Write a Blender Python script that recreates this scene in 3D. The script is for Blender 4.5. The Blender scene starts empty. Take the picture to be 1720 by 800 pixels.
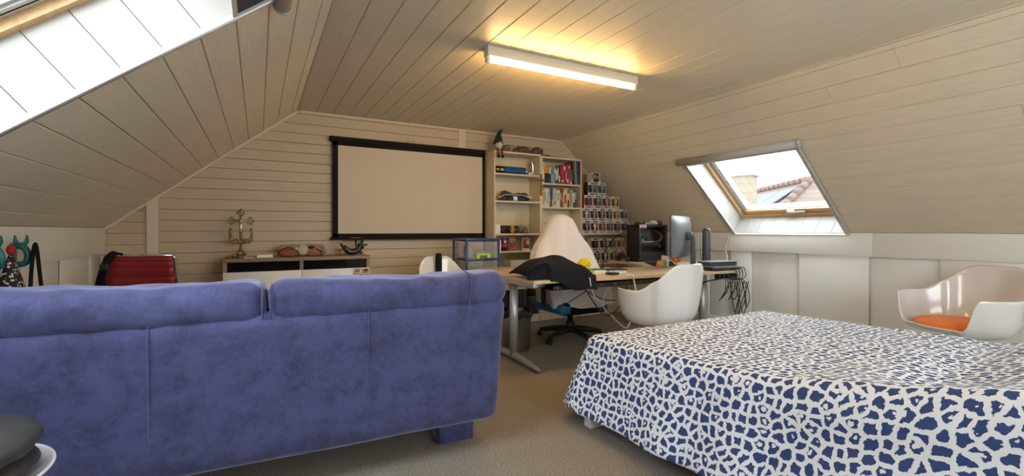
import bpy, bmesh, math, random
from mathutils import Vector, Matrix, noise
random.seed(7)
PI = math.pi
SC = bpy.context.scene
COL = SC.collection

# ---------------------------------------------------------------- camera
EYE = 1.10
YAW = math.atan(426 / 764)
cam_d = bpy.data.cameras.new('camera')
cam_d.sensor_fit = 'HORIZONTAL'; cam_d.sensor_width = 36.0
cam_d.lens = 764 / 1720 * 36.0
cam_d.shift_y = -13 / 1720
cam_d.clip_start = 0.02
cam = bpy.data.objects.new('camera', cam_d); COL.objects.link(cam)
cam.location = (0, 0, EYE)
cam.rotation_euler = (PI / 2, 0, -YAW)
SC.camera = cam

# ---------------------------------------------------------------- world: bright overcast sky
W = bpy.data.worlds.new('overcast_sky'); SC.world = W; W.use_nodes = True
nt = W.node_tree; nt.nodes.clear()
wo = nt.nodes.new('ShaderNodeOutputWorld'); bg = nt.nodes.new('ShaderNodeBackground')
tc = nt.nodes.new('ShaderNodeTexCoord'); nz = nt.nodes.new('ShaderNodeTexNoise'); rp = nt.nodes.new('ShaderNodeValToRGB')
nz.inputs['Scale'].default_value = 2.6; nz.inputs['Detail'].default_value = 5
rp.color_ramp.elements[0].position = .35; rp.color_ramp.elements[0].color = (.74, .84, 1.0, 1)
rp.color_ramp.elements[1].position = .65; rp.color_ramp.elements[1].color = (.97, .985, 1.0, 1)
nt.links.new(tc.outputs['Generated'], nz.inputs['Vector']); nt.links.new(nz.outputs['Fac'], rp.inputs['Fac'])
nt.links.new(rp.outputs['Color'], bg.inputs['Color']); nt.links.new(bg.outputs['Background'], wo.inputs['Surface'])
SKY = 7.4
bg.inputs['Strength'].default_value = SKY
TUBE = 74.0                      # brightness of the fluorescent tube
SC.view_settings.view_transform = 'Standard'
SC.view_settings.look = 'None'
SC.view_settings.gamma = 1.0
SC.view_settings.use_curve_mapping = False
SC.view_settings.exposure = 0.50

# ---------------------------------------------------------------- room numbers (metres)
YB, YF = 4.94, -1.7                   # back wall, wall behind the camera
CZ = 2.28                             # flat ceiling
LK = (-1.109, 1.12); LC = (.338, CZ)  # left slope: knee, ceiling edge (x, z)
RK = (4.84, 1.075); RC = (3.475, CZ)  # right slope

# ================================================================ helpers
def socket(b, n, v):
    if n in b.inputs: b.inputs[n].default_value = v

def mat(name, col, rough=.5, metal=0., bump=None, var=None, spec=None, sheen=0., trans=0., emit=None, coat=0., alpha=None, ior=None):
    """procedural material; bump=(scale, strength[, stretch]); var=(scale, colour2[, stretch])"""
    m = bpy.data.materials.new(name); m.use_nodes = True
    n = m.node_tree; b = n.nodes['Principled BSDF']
    c = tuple(col) + (1,) if len(col) == 3 else col
    b.inputs['Base Color'].default_value = c
    b.inputs['Roughness'].default_value = rough; b.inputs['Metallic'].default_value = metal
    if spec is not None: socket(b, 'Specular IOR Level', spec)
    if sheen: socket(b, 'Sheen Weight', sheen); socket(b, 'Sheen Roughness', .4); socket(b, 'Sheen Tint', tuple(.5 + .5 * q / max(max(c[:3]), .01) for q in c[:3]) + (1,))
    if trans: socket(b, 'Transmission Weight', trans)
    if coat: socket(b, 'Coat Weight', coat); socket(b, 'Coat Roughness', .05)
    if ior: socket(b, 'IOR', ior)
    if alpha is not None: b.inputs['Alpha'].default_value = alpha
    if emit: socket(b, 'Emission Color', tuple(emit[0]) + (1,)); socket(b, 'Emission Strength', emit[1])
    def coords(stretch):
        t = n.nodes.new('ShaderNodeTexCoord'); mp = n.nodes.new('ShaderNodeMapping')
        mp.inputs['Scale'].default_value = stretch; n.links.new(t.outputs['Object'], mp.inputs['Vector']); return mp
    if bump:
        mp = coords(bump[2] if len(bump) > 2 else (1, 1, 1)); t = n.nodes.new('ShaderNodeTexNoise')
        t.inputs['Scale'].default_value = bump[0]; t.inputs['Detail'].default_value = 4
        bp = n.nodes.new('ShaderNodeBump'); bp.inputs['Strength'].default_value = bump[1]; bp.inputs['Distance'].default_value = .01
        n.links.new(mp.outputs[0], t.inputs['Vector']); n.links.new(t.outputs['Fac'], bp.inputs['Height']); n.links.new(bp.outputs[0], b.inputs['Normal'])
    if var:
        mp = coords(var[2] if len(var) > 2 else (1, 1, 1)); t = n.nodes.new('ShaderNodeTexNoise')
        t.inputs['Scale'].default_value = var[0]; t.inputs['Detail'].default_value = 6; t.inputs['Roughness'].default_value = .65
        r = n.nodes.new('ShaderNodeValToRGB'); r.color_ramp.elements[0].position = .36; r.color_ramp.elements[1].position = .64
        r.color_ramp.elements[0].color = c; r.color_ramp.elements[1].color = tuple(var[1]) + (1,)
        n.links.new(mp.outputs[0], t.inputs['Vector']); n.links.new(t.outputs['Fac'], r.inputs['Fac']); n.links.new(r.outputs['Color'], b.inputs['Base Color'])
    return m

def plank_mat(name, col, axis, strength=.25):
    """painted board with an embossed wood grain running along axis (0 = x, 1 = y)"""
    m = bpy.data.materials.new(name); m.use_nodes = True; n = m.node_tree; b = n.nodes['Principled BSDF']
    b.inputs['Roughness'].default_value = .42; socket(b, 'Specular IOR Level', .35)
    t = n.nodes.new('ShaderNodeTexCoord'); oi = n.nodes.new('ShaderNodeObjectInfo')
    mu = n.nodes.new('ShaderNodeVectorMath'); mu.operation = 'SCALE'; mu.inputs[0].default_value = (7, 7, 7)
    n.links.new(oi.outputs['Random'], mu.inputs['Scale'])
    ad = n.nodes.new('ShaderNodeVectorMath'); n.links.new(t.outputs['Object'], ad.inputs[0]); n.links.new(mu.outputs[0], ad.inputs[1])
    mp = n.nodes.new('ShaderNodeMapping'); s = [9, 9, 9]; s[axis] = .9; mp.inputs['Scale'].default_value = s
    n.links.new(ad.outputs[0], mp.inputs['Vector'])
    nz = n.nodes.new('ShaderNodeTexNoise'); nz.inputs['Scale'].default_value = 1.2; nz.inputs['Detail'].default_value = 2
    n.links.new(mp.outputs[0], nz.inputs['Vector'])
    ml = n.nodes.new('ShaderNodeMath'); ml.operation = 'MULTIPLY'; ml.inputs[1].default_value = 55
    sn = n.nodes.new('ShaderNodeMath'); sn.operation = 'SINE'
    n.links.new(nz.outputs['Fac'], ml.inputs[0]); n.links.new(ml.outputs[0], sn.inputs[0])
    bp = n.nodes.new('ShaderNodeBump'); bp.inputs['Strength'].default_value = strength; bp.inputs['Distance'].default_value = .002
    n.links.new(sn.outputs[0], bp.inputs['Height']); n.links.new(bp.outputs[0], b.inputs['Normal'])
    r = n.nodes.new('ShaderNodeValToRGB'); r.color_ramp.elements[0].position = .0; r.color_ramp.elements[1].position = .5
    d = .965; r.color_ramp.elements[0].color = (col[0] * d, col[1] * d, col[2] * d, 1); r.color_ramp.elements[1].color = tuple(col) + (1,)
    n.links.new(sn.outputs[0], r.inputs['Fac']); n.links.new(r.outputs['Color'], b.inputs['Base Color'])
    return m

class MB:
    """collects shapes that become ONE mesh"""
    def __init__(s): s.v = []; s.f = []; s.uv = None; s.smooth = set()
    def add(s, vs, fs, smooth=False):
        o = len(s.v); s.v += [tuple(p) for p in vs]
        for f in fs:
            if smooth: s.smooth.add(len(s.f))
            s.f.append(tuple(i + o for i in f))
        return s
    def box(s, x0, x1, y0, y1, z0, z1, M=None):
        vs = [Vector((x, y, z)) for z in (z0, z1) for y in (y0, y1) for x in (x0, x1)]
        if M: vs = [M @ p for p in vs]
        return s.add(vs, [(0, 2, 3, 1), (4, 5, 7, 6), (0, 1, 5, 4), (2, 6, 7, 3), (0, 4, 6, 2), (1, 3, 7, 5)])
    def rbox(s, x0, x1, y0, y1, z0, z1, r=.01, seg=2, M=None, smooth=True):
        bm = bmesh.new()
        vs = [bm.verts.new((x, y, z)) for z in (z0, z1) for y in (y0, y1) for x in (x0, x1)]
        for f in [(0, 2, 3, 1), (4, 5, 7, 6), (0, 1, 5, 4), (2, 6, 7, 3), (0, 4, 6, 2), (1, 3, 7, 5)]: bm.faces.new([vs[i] for i in f])
        r = min(r, .499 * min(x1 - x0, y1 - y0, z1 - z0))
        bmesh.ops.bevel(bm, geom=bm.edges[:], offset=r, segments=seg, profile=.5, affect='EDGES', clamp_overlap=True)
        bm.verts.index_update()
        vv = [(M @ q.co if M else q.co.copy()) for q in bm.verts]; ff = [[q.index for q in f.verts] for f in bm.faces]; bm.free()
        return s.add(vv, ff, smooth)
    def frame(s, A, X, Y, Z, a0, a1, b0, b1, c0, c1):
        """box in the frame A + a X + b Y + c Z"""
        vs = [A + X * a + Y * b + Z * c for c in (c0, c1) for b in (b0, b1) for a in (a0, a1)]
        return s.add(vs, [(0, 2, 3, 1), (4, 5, 7, 6), (0, 1, 5, 4), (2, 6, 7, 3), (0, 4, 6, 2), (1, 3, 7, 5)])
    def prism(s, poly, z0, z1, M=None, smooth=False):
        n = len(poly); vs = [Vector((x, y, z0)) for x, y in poly] + [Vector((x, y, z1)) for x, y in poly]
        if M: vs = [M @ p for p in vs]
        fs = [tuple(range(n - 1, -1, -1)), tuple(range(n, 2 * n))]
        s.add(vs, fs)
        o = len(s.v) - 2 * n
        for i in range(n):
            if smooth: s.smooth.add(len(s.f))
            s.f.append((o + i, o + (i + 1) % n, o + n + (i + 1) % n, o + n + i))
        return s
    def lathe(s, prof, n=24, M=None, cap=True):
        vs = []; fs = []
        for r, z in prof:
            for k in range(n): a = 2 * PI * k / n; vs.append(Vector((r * math.cos(a), r * math.sin(a), z)))
        for i in range(len(prof) - 1):
            for k in range(n): fs.append((i * n + k, i * n + (k + 1) % n, (i + 1) * n + (k + 1) % n, (i + 1) * n + k))
        if cap: fs += [tuple(range(n - 1, -1, -1)), tuple((len(prof) - 1) * n + k for k in range(n))]
        if M: vs = [M @ p for p in vs]
        return s.add(vs, fs, True)
    def ell(s, c, r, n=12, m=8, M=None):
        vs = [Vector((c[0], c[1], c[2] - r[2]))]; fs = []
        for i in range(1, m):
            t = PI * i / m - PI / 2
            for k in range(n):
                a = 2 * PI * k / n
                vs.append(Vector((c[0] + r[0] * math.cos(t) * math.cos(a), c[1] + r[1] * math.cos(t) * math.sin(a), c[2] + r[2] * math.sin(t))))
        vs.append(Vector((c[0], c[1], c[2] + r[2])))
        for k in range(n): fs.append((0, 1 + (k + 1) % n, 1 + k))
        for i in range(m - 2):
            for k in range(n): a = 1 + i * n; fs.append((a + k, a + (k + 1) % n, a + n + (k + 1) % n, a + n + k))
        a = 1 + (m - 2) * n
        for k in range(n): fs.append((a + k, a + (k + 1) % n, len(vs) - 1))
        if M: vs = [M @ p for p in vs]
        return s.add(vs, fs, True)
    def tube(s, pts, r, n=8, sm=0, M=None, closed=False):
        P = [Vector(p) for p in pts]
        if M: P = [M @ p for p in P]
        rad = list(r) if isinstance(r, (list, tuple)) else [r] * len(P)
        if sm and len(P) > 2:
            Q = []; R = []
            for i in range(len(P) - 1):
                a, b, c, d = P[max(i - 1, 0)], P[i], P[i + 1], P[min(i + 2, len(P) - 1)]
                for k in range(sm):
                    t = k / sm; Q.append(.5 * ((2 * b) + (c - a) * t + (2 * a - 5 * b + 4 * c - d) * t * t + (3 * b - a - 3 * c + d) * t ** 3))
                    R.append(rad[i] * (1 - t) + rad[i + 1] * t)
            Q.append(P[-1]); R.append(rad[-1]); P, rad = Q, R
        N = len(P); vs = []; fs = []
        T = (P[1] - P[0]).normalized(); U = T.orthogonal().normalized()
        for i in range(N):
            if closed: T2 = (P[(i + 1) % N] - P[i - 1]).normalized()
            else: T2 = (P[min(i + 1, N - 1)] - P[max(i - 1, 0)]).normalized()
            U = (U - T2 * U.dot(T2)); U = U.normalized() if U.length > 1e-6 else T2.orthogonal().normalized()
            V = T2.cross(U)
            for k in range(n): a = 2 * PI * k / n; vs.append(P[i] + (U * math.cos(a) + V * math.sin(a)) * rad[i])
        for i in range(N if closed else N - 1):
            j = (i + 1) % N
            for k in range(n): fs.append((i * n + k, i * n + (k + 1) % n, j * n + (k + 1) % n, j * n + k))
        if not closed: fs += [tuple(range(n - 1, -1, -1)), tuple((N - 1) * n + k for k in range(n))]
        return s.add(vs, fs, True)
    def grid(s, fn, nu, nv, uvfn=None):
        vs = [fn(i / nu, j / nv) for j in range(nv + 1) for i in range(nu + 1)]
        fs = [(j * (nu + 1) + i, j * (nu + 1) + i + 1, (j + 1) * (nu + 1) + i + 1, (j + 1) * (nu + 1) + i) for j in range(nv) for i in range(nu)]
        if uvfn: s.uv = [uvfn(i / nu, j / nv) for j in range(nv + 1) for i in range(nu + 1)]
        return s.add(vs, fs, True)

def obj(name, mb, m, parent=None, label=None, cat=None, group=None, kind=None, loc=None, rz=0):
    me = bpy.data.meshes.new(name); me.from_pydata(mb.v, [], mb.f)
    if mb.smooth:
        fl = [i in mb.smooth for i in range(len(mb.f))]; me.polygons.foreach_set('use_smooth', fl)
    if mb.uv:
        ul = me.uv_layers.new(name='cloth')
        for lp in me.loops: ul.data[lp.index].uv = mb.uv[lp.vertex_index]
    me.update()
    if m: me.materials.append(m)
    o = bpy.data.objects.new(name, me); COL.objects.link(o); o.parent = parent
    if loc: o.location = loc
    if rz: o.rotation_euler = (0, 0, rz)
    tag(o, label, cat, group, kind); return o

def tag(o, label=None, cat=None, group=None, kind=None):
    if label: o['label'] = label
    if cat: o['category'] = cat
    if group: o['group'] = group
    if kind: o['kind'] = kind
    return o

def thing(name, label, cat, loc=(0, 0, 0), rz=0, group=None):
    o = bpy.data.objects.new(name, None); COL.objects.link(o); o.empty_display_size = .1
    o.location = loc; o.rotation_euler = (0, 0, rz); return tag(o, label, cat, group)

def solid(o, t, off=-1, sub=0):
    md = o.modifiers.new('thickness', 'SOLIDIFY'); md.thickness = t; md.offset = off
    if sub: sb = o.modifiers.new('smooth', 'SUBSURF'); sb.levels = sub; sb.render_levels = sub
    return o

def copy_tree(o, parent=None):
    c = o.copy(); COL.objects.link(c); c.parent = parent
    for ch in list(o.children): copy_tree(ch, c)
    return c

def V(*a): return Vector(a)
ORD = ['first', 'second', 'third', 'fourth', 'fifth', 'sixth', 'seventh', 'eighth', 'ninth', 'tenth', 'eleventh', 'twelfth', 'thirteenth', 'fourteenth',
       'fifteenth', 'sixteenth', 'seventeenth', 'eighteenth', 'nineteenth', 'twentieth', 'twenty-first', 'twenty-second', 'twenty-third', 'twenty-fourth']

# ================================================================ materials
M = {}
WHT = (.68, .625, .55)
M['slope'] = plank_mat('painted_panel_along_room', (.76, .66, .495), 1, .07)
M['back'] = plank_mat('painted_board_across_room', (.58, .465, .325), 0, .10)
M['paint'] = mat('cream_paint', (.74, .68, .57), .38, bump=(60, .03))
M['knee'] = mat('knee_wall_paint', (.84, .81, .745), .4, bump=(40, .03))
M['trim'] = mat('trim_paint', (.72, .62, .48), .4, bump=(50, .02))
M['groove'] = mat('board_backing', (.34, .29, .225), .9, bump=(30, .05))
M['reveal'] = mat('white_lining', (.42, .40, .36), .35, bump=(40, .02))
M['pine'] = mat('varnished_pine', (.66, .42, .20), .35, var=(3, (.56, .33, .135), (14, 1, 14)), bump=(40, .03, (10, 1, 10)))
M['alu'] = mat('grey_aluminium', (.50, .50, .51), .35, .85, bump=(80, .01))
M['blindgrey'] = mat('grey_blind_cassette', (.52, .50, .47), .45, .0, bump=(60, .01))
M['blackout'] = mat('blackout_blind', (.05, .05, .06), .8, bump=(200, .05))
M['carpet'] = mat('grey_brown_carpet', (.13, .108, .086), .95, bump=(200, 1.0), var=(170, (.58, .505, .42)), spec=.1)
M['whitelac'] = mat('white_lacquer', (.80, .77, .70), .3, bump=(50, .01))
M['case'] = mat('cream_bookcase_board', (.70, .595, .40), .4, bump=(40, .02))
M['oak'] = mat('grey_oak', (.30, .215, .145), .5, var=(2.5, (.22, .15, .10), (1, 14, 14)), bump=(30, .04, (1, 10, 10)))
M['black'] = mat('black_plastic', (.014, .014, .016), .4, bump=(90, .02))
M['blackmat'] = mat('black_fabric', (.013, .013, .016), .9, bump=(300, .2), spec=.15)
M['leather'] = mat('black_leather', (.030, .030, .032), .5, bump=(180, .15), var=(6, (.05, .05, .052)))
M['dark'] = mat('dark_interior', (.02, .018, .017), .6, bump=(30, .02))
M['chrome'] = mat('chrome', (.75, .75, .76), .15, 1., bump=(20, .01))
M['steel'] = mat('brushed_steel', (.55, .54, .52), .3, 1., bump=(60, .02, (1, 1, 8)))
M['silver'] = mat('silver_powder_coat', (.47, .46, .46), .38, .6, bump=(200, .02))
M['blackflat'] = mat('matt_black', (.014, .012, .012), .85, bump=(90, .02), spec=.2)
M['railpaint'] = mat('pale_grey_rail', (.56, .54, .51), .4, bump=(60, .01))
M['screenfab'] = mat('projection_canvas', (.66, .56, .43), .7, bump=(150, .01))
M['tulip'] = mat('white_fibreglass', (.80, .77, .73), .16, coat=.5, bump=(15, .006))
M['orange'] = mat('orange_wool', (.90, .22, .035), .85, bump=(250, .25), sheen=.3)
M['redl'] = mat('red_leather', (.40, .028, .03), .45, bump=(150, .08), var=(4, (.33, .022, .025)))
M['desk'] = mat('birch_desktop', (.66, .54, .40), .35, var=(3, (.61, .48, .34), (2, 14, 14)), bump=(50, .01))
M['deskedge'] = mat('light_wood_edge', (.66, .47, .27), .4, bump=(40, .02))
M['sheet'] = mat('white_cotton', (.72, .66, .62), .9, bump=(160, .12), sheen=.1)
M['bluep'] = mat('translucent_blue_plastic', (.025, .05, .22), .25, alpha=.9, bump=(30, .01))
M['clearp'] = mat('clear_plastic', (.42, .47, .55), .15, alpha=.28, bump=(30, .01))
M['lime'] = mat('lime_plastic', (.38, .70, .02), .4, bump=(40, .01))
M['brass'] = mat('aged_silver_metal', (.20, .155, .10), .3, .9, bump=(70, .3), var=(30, (.42, .36, .27)))
M['wood'] = mat('brown_wood', (.26, .12, .05), .5, bump=(30, .05, (8, 8, 1)), var=(4, (.19, .08, .03), (8, 8, 1)))
M['wicker'] = mat('pale_wicker', (.52, .42, .27), .8, bump=(60, .5, (1, 1, 2)), var=(50, (.36, .27, .15)))
M['rock'] = mat('dark_rock', (.035, .028, .024), .8, bump=(25, .8), var=(28, (.19, .12, .10)))
M['rockb'] = mat('brown_rock', (.12, .09, .06), .85, bump=(25, .8), var=(28, (.22, .17, .11)))
M['cablew'] = mat('white_cable', (.72, .70, .66), .5, bump=(50, .01))
M['cableb'] = mat('black_cable', (.015, .015, .016), .5, bump=(50, .01))
M['paper'] = mat('white_paper', (.80, .78, .74), .8, bump=(60, .02))
_cc = {}
def cmat(col, rough=.55):
    k = tuple(round(c, 3) for c in col) + (rough,)
    if k not in _cc: _cc[k] = mat('tint_%02d' % len(_cc), col, rough, bump=(60, .03))
    return _cc[k]

def glass_mat():
    m = bpy.data.materials.new('window_glass'); m.use_nodes = True; n = m.node_tree; n.nodes.clear()
    o = n.nodes.new('ShaderNodeOutputMaterial'); mx = n.nodes.new('ShaderNodeMixShader'); fr = n.nodes.new('ShaderNodeFresnel')
    tr = n.nodes.new('ShaderNodeBsdfTransparent'); gl = n.nodes.new('ShaderNodeBsdfGlossy'); gl.inputs['Roughness'].default_value = .02
    tr.inputs['Color'].default_value = (.95, .97, .96, 1); fr.inputs['IOR'].default_value = 1.45
    ge = n.nodes.new('ShaderNodeNewGeometry'); k1 = n.nodes.new('ShaderNodeMath'); k1.operation = 'SUBTRACT'; k1.inputs[0].default_value = 1
    k2 = n.nodes.new('ShaderNodeMath'); k2.operation = 'MULTIPLY'      # reflect on the entering face only: no total internal reflection in the thin pane
    n.links.new(ge.outputs['Backfacing'], k1.inputs[1]); n.links.new(fr.outputs[0], k2.inputs[0]); n.links.new(k1.outputs[0], k2.inputs[1])
    n.links.new(k2.outputs[0], mx.inputs[0]); n.links.new(tr.outputs[0], mx.inputs[1]); n.links.new(gl.outputs[0], mx.inputs[2]); n.links.new(mx.outputs[0], o.inputs['Surface'])
    return m
M['glass'] = glass_mat()

def suede_mat():
    m = mat('blue_suede', (.078, .094, .335), .8, bump=(380, .12), sheen=.75)
    n = m.node_tree; b = n.nodes['Principled BSDF']
    t = n.nodes.new('ShaderNodeTexCoord')
    a = n.nodes.new('ShaderNodeTexNoise'); a.inputs['Scale'].default_value = 8; a.inputs['Detail'].default_value = 14; a.inputs['Roughness'].default_value = .80; a.inputs['Distortion'].default_value = .15
    r = n.nodes.new('ShaderNodeValToRGB'); e = r.color_ramp.elements
    e[0].position = .40; e[0].color = (.032, .035, .100, 1); e[1].position = .56; e[1].color = (.062, .069, .185, 1)
    n.links.new(t.outputs['Object'], a.inputs['Vector']); n.links.new(a.outputs['Fac'], r.inputs['Fac']); n.links.new(r.outputs['Color'], b.inputs['Base Color'])
    return m
M['suede'] = suede_mat()

def leopard_mat():
    """white cotton printed with navy animal spots, laid out in the cloth's own flat coordinates (metres)"""
    m = bpy.data.materials.new('leopard_print_cotton'); m.use_nodes = True; n = m.node_tree; b = n.nodes['Principled BSDF']
    b.inputs['Roughness'].default_value = .85
    uv = n.nodes.new('ShaderNodeUVMap'); uv.uv_map = 'cloth'
    dn = n.nodes.new('ShaderNodeTexNoise'); dn.inputs['Scale'].default_value = 55; dn.inputs['Detail'].default_value = 2
    n.links.new(uv.outputs[0], dn.inputs['Vector'])
    sb = n.nodes.new('ShaderNodeVectorMath'); sb.operation = 'SUBTRACT'; sb.inputs[1].default_value = (.5, .5, .5)
    scv = n.nodes.new('ShaderNodeVectorMath'); scv.operation = 'SCALE'; scv.inputs['Scale'].default_value = .022
    ad = n.nodes.new('ShaderNodeVectorMath')
    n.links.new(dn.outputs['Color'], sb.inputs[0]); n.links.new(sb.outputs[0], scv.inputs[0]); n.links.new(scv.outputs[0], ad.inputs[0]); n.links.new(uv.outputs[0], ad.inputs[1])
    S = 24
    ve = n.nodes.new('ShaderNodeTexVoronoi'); ve.voronoi_dimensions = '2D'; ve.feature = 'DISTANCE_TO_EDGE'; ve.inputs['Scale'].default_value = S; ve.inputs['Randomness'].default_value = .8
    vf = n.nodes.new('ShaderNodeTexVoronoi'); vf.voronoi_dimensions = '2D'; vf.feature = 'F1'; vf.inputs['Scale'].default_value = S; vf.inputs['Randomness'].default_value = .8
    n.links.new(ad.outputs[0], ve.inputs['Vector']); n.links.new(ad.outputs[0], vf.inputs['Vector'])
    def mth(op, a, bb):
        k = n.nodes.new('ShaderNodeMath'); k.operation = op
        for i, q in ((0, a), (1, bb)):
            if isinstance(q, (int, float)): k.inputs[i].default_value = q
            else: n.links.new(q, k.inputs[i])
        return k.outputs[0]
    spot = mth('GREATER_THAN', ve.outputs['Distance'], .165)
    sx = n.nodes.new('ShaderNodeSeparateColor'); n.links.new(vf.outputs['Color'], sx.inputs[0])
    hollow = mth('GREATER_THAN', sx.outputs[0], .66)
    # an off-centre hole makes rings and horseshoes
    sz = mth('MULTIPLY', sx.outputs[1], .16)
    hole = mth('LESS_THAN', vf.outputs['Distance'], mth('ADD', sz, .08))
    cut = mth('MULTIPLY', hollow, hole)
    fac = mth('MULTIPLY', spot, mth('SUBTRACT', 1, cut))
    mx = n.nodes.new('ShaderNodeMix'); mx.data_type = 'RGBA'
    mx.inputs[6].default_value = (.88, .90, .95, 1); mx.inputs[7].default_value = (.030, .065, .205, 1)
    n.links.new(fac, mx.inputs[0]); n.links.new(mx.outputs[2], b.inputs['Base Color'])
    wv = n.nodes.new('ShaderNodeTexNoise'); wv.inputs['Scale'].default_value = 14; n.links.new(uv.outputs[0], wv.inputs['Vector'])
    bp = n.nodes.new('ShaderNodeBump'); bp.inputs['Strength'].default_value = .12; bp.inputs['Distance'].default_value = .02
    n.links.new(wv.outputs['Fac'], bp.inputs['Height']); n.links.new(bp.outputs[0], b.inputs['Normal'])
    return m
M['leopard'] = leopard_mat()

def dots_mat():
    m = mat('black_cloth_white_dots', (.02, .02, .025), .85); n = m.node_tree; b = n.nodes['Principled BSDF']
    t = n.nodes.new('ShaderNodeTexCoord'); v = n.nodes.new('ShaderNodeTexVoronoi'); v.inputs['Scale'].default_value = 62; v.inputs['Randomness'].default_value = .55
    l = n.nodes.new('ShaderNodeMath'); l.operation = 'LESS_THAN'; l.inputs[1].default_value = .36
    mx = n.nodes.new('ShaderNodeMix'); mx.data_type = 'RGBA'; mx.inputs[6].default_value = (.02, .02, .025, 1); mx.inputs[7].default_value = (.75, .72, .66, 1)
    n.links.new(t.outputs['Object'], v.inputs['Vector']); n.links.new(v.outputs['Distance'], l.inputs[0]); n.links.new(l.outputs[0], mx.inputs[0]); n.links.new(mx.outputs[2], b.inputs['Base Color'])
    return m
M['dots'] = dots_mat()

def brick_mat(name, c1, c2, mo, scale, w, h, rough=.9):
    m = mat(name, c1, rough); n = m.node_tree; b = n.nodes['Principled BSDF']
    t = n.nodes.new('ShaderNodeTexCoord'); v = n.nodes.new('ShaderNodeTexBrick'); sw = n.nodes.new('ShaderNodeSeparateXYZ'); cb = n.nodes.new('ShaderNodeCombineXYZ')
    ad = n.nodes.new('ShaderNodeMath'); ad.operation = 'ADD'
    n.links.new(t.outputs['Object'], sw.inputs[0]); n.links.new(sw.outputs['X'], ad.inputs[0]); n.links.new(sw.outputs['Y'], ad.inputs[1])
    n.links.new(ad.outputs[0], cb.inputs['X']); n.links.new(sw.outputs['Z'], cb.inputs['Y'])
    v.inputs['Color1'].default_value = tuple(c1) + (1,); v.inputs['Color2'].default_value = tuple(c2) + (1,); v.inputs['Mortar'].default_value = tuple(mo) + (1,)
    v.inputs['Scale'].default_value = scale; v.inputs['Brick Width'].default_value = w; v.inputs['Row Height'].default_value = h; v.inputs['Mortar Size'].default_value = .012
    n.links.new(cb.outputs[0], v.inputs['Vector']); n.links.new(v.outputs['Color'], b.inputs['Base Color'])
    return m

# ================================================================ the room
def struct(name, mb, m, parent=None):
    return obj(name, mb, m, parent, kind=None if parent else 'structure')

floor = struct('floor', MB().box(-1.6, 5.2, YF - .1, YB + .1, -.06, 0), M['carpet'])

class Slope:
    def __init__(s, K, C):
        s.A = V(K[0], 0, K[1]); d = V(C[0] - K[0], 0, C[1] - K[1]); s.len = d.length; s.S = d.normalized()
        s.N = V(-s.S.z, 0, s.S.x) if s.S.x > 0 else V(s.S.z, 0, -s.S.x)
        s.Y = V(0, 1, 0)
    def bar(s, mb, y0, y1, s0, s1, n0, n1): return mb.frame(s.A, s.Y, s.S, s.N, y0, y1, s0, s1, n0, n1)
    def p(s, y, t, n=0): return s.A + s.Y * y + s.S * t + s.N * n
SL, SR = Slope(LK, LC), Slope(RK, RC)
OPL = (.93, 2.09, .12, 1.48)     # y0, y1, s0, s1 of the roof window openings
OPR = (2.21, 3.375, .0, 1.13)
OPN = (-1.25, -.09, .0, 1.13)   # unseen extra opening behind the camera, invented to bring in daylight

def board(name, parent, m, A, L, Wd, N, l, w, t=.012, ch=.003):
    """one panel: A corner, L long axis, Wd width axis, N outward; the shown face has chamfered long edges"""
    g = .0014
    prof = [(g, t), (g, ch), (g + ch, 0), (w - g - ch, 0), (w - g, ch), (w - g, t)]
    vs = [A + Wd * a + N * b for a, b in prof] + [A + L * l + Wd * a + N * b for a, b in prof]
    n = len(prof); fs = [tuple(range(n)), tuple(range(2 * n - 1, n - 1, -1))] + [(i, i + n, (i + 1) % n + n, (i + 1) % n) for i in range(n)]
    return obj(name, MB().add(vs, fs), m, parent)

def pieces(y0, y1, off, step=2.6):
    """lengths of panel laid end to end"""
    cuts = [y0]; k = YB - off
    js = []
    while k > y0 + .05:
        if k < y1 - .05: js.append(k)
        k -= step
    return list(zip([y0] + js[::-1], js[::-1] + [y1]))

def clad(parent, sl, first, w, ops, seed):
    rr = random.Random(seed); rows = []; s = 0.
    b = first
    while s < sl.len - .01: rows.append((s, min(b, sl.len))); s = b; b += w
    if rows[-1][1] - rows[-1][0] < .03: rows.pop()
    for (s0, s1) in rows:
        off = rr.uniform(.35, 2.5)
        def lay(y0, y1, a0, a1):
            for p0, p1 in pieces(y0, y1, off): board('plank', parent, M['slope'], sl.p(p0 + .0007, a0), sl.Y, sl.S, sl.N, p1 - p0 - .0014, a1 - a0)
        y = YF
        for op in ops:
            if s1 <= op[2] or s0 >= op[3]: continue
            lay(y, op[0] - .01, s0, s1); y = op[1] + .01
            if s0 < op[2] - .015: lay(op[0] - .01, op[1] + .01, s0, op[2])
            if s1 > op[3] + .015: lay(op[0] - .01, op[1] + .01, op[3], s1)
        lay(y, YB, s0, s1)

def backing(sl, ops):
    mb = MB(); a, b = .0125, .03; e = .1; y = YF - .1
    for op in ops:
        op = (op[0] - .022, op[1] + .022, op[2] - .022, op[3] + .022)
        sl.bar(mb, y, op[0], -e, sl.len + e, a, b); y = op[1]
        sl.bar(mb, op[0], op[1], -e, op[2], a, b); sl.bar(mb, op[0], op[1], op[3], sl.len + e, a, b)
    sl.bar(mb, y, YB + .1, -e, sl.len + e, a, b)
    return mb
cl_l = struct('ceiling_slope_left', backing(SL, [OPL]), M['groove']); clad(cl_l, SL, .105, .152, [OPL], 3)
cl_r = struct('ceiling_slope_right', backing(SR, [OPN, OPR]), M['groove']); clad(cl_r, SR, .10, .152, [OPN, OPR], 11)

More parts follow.
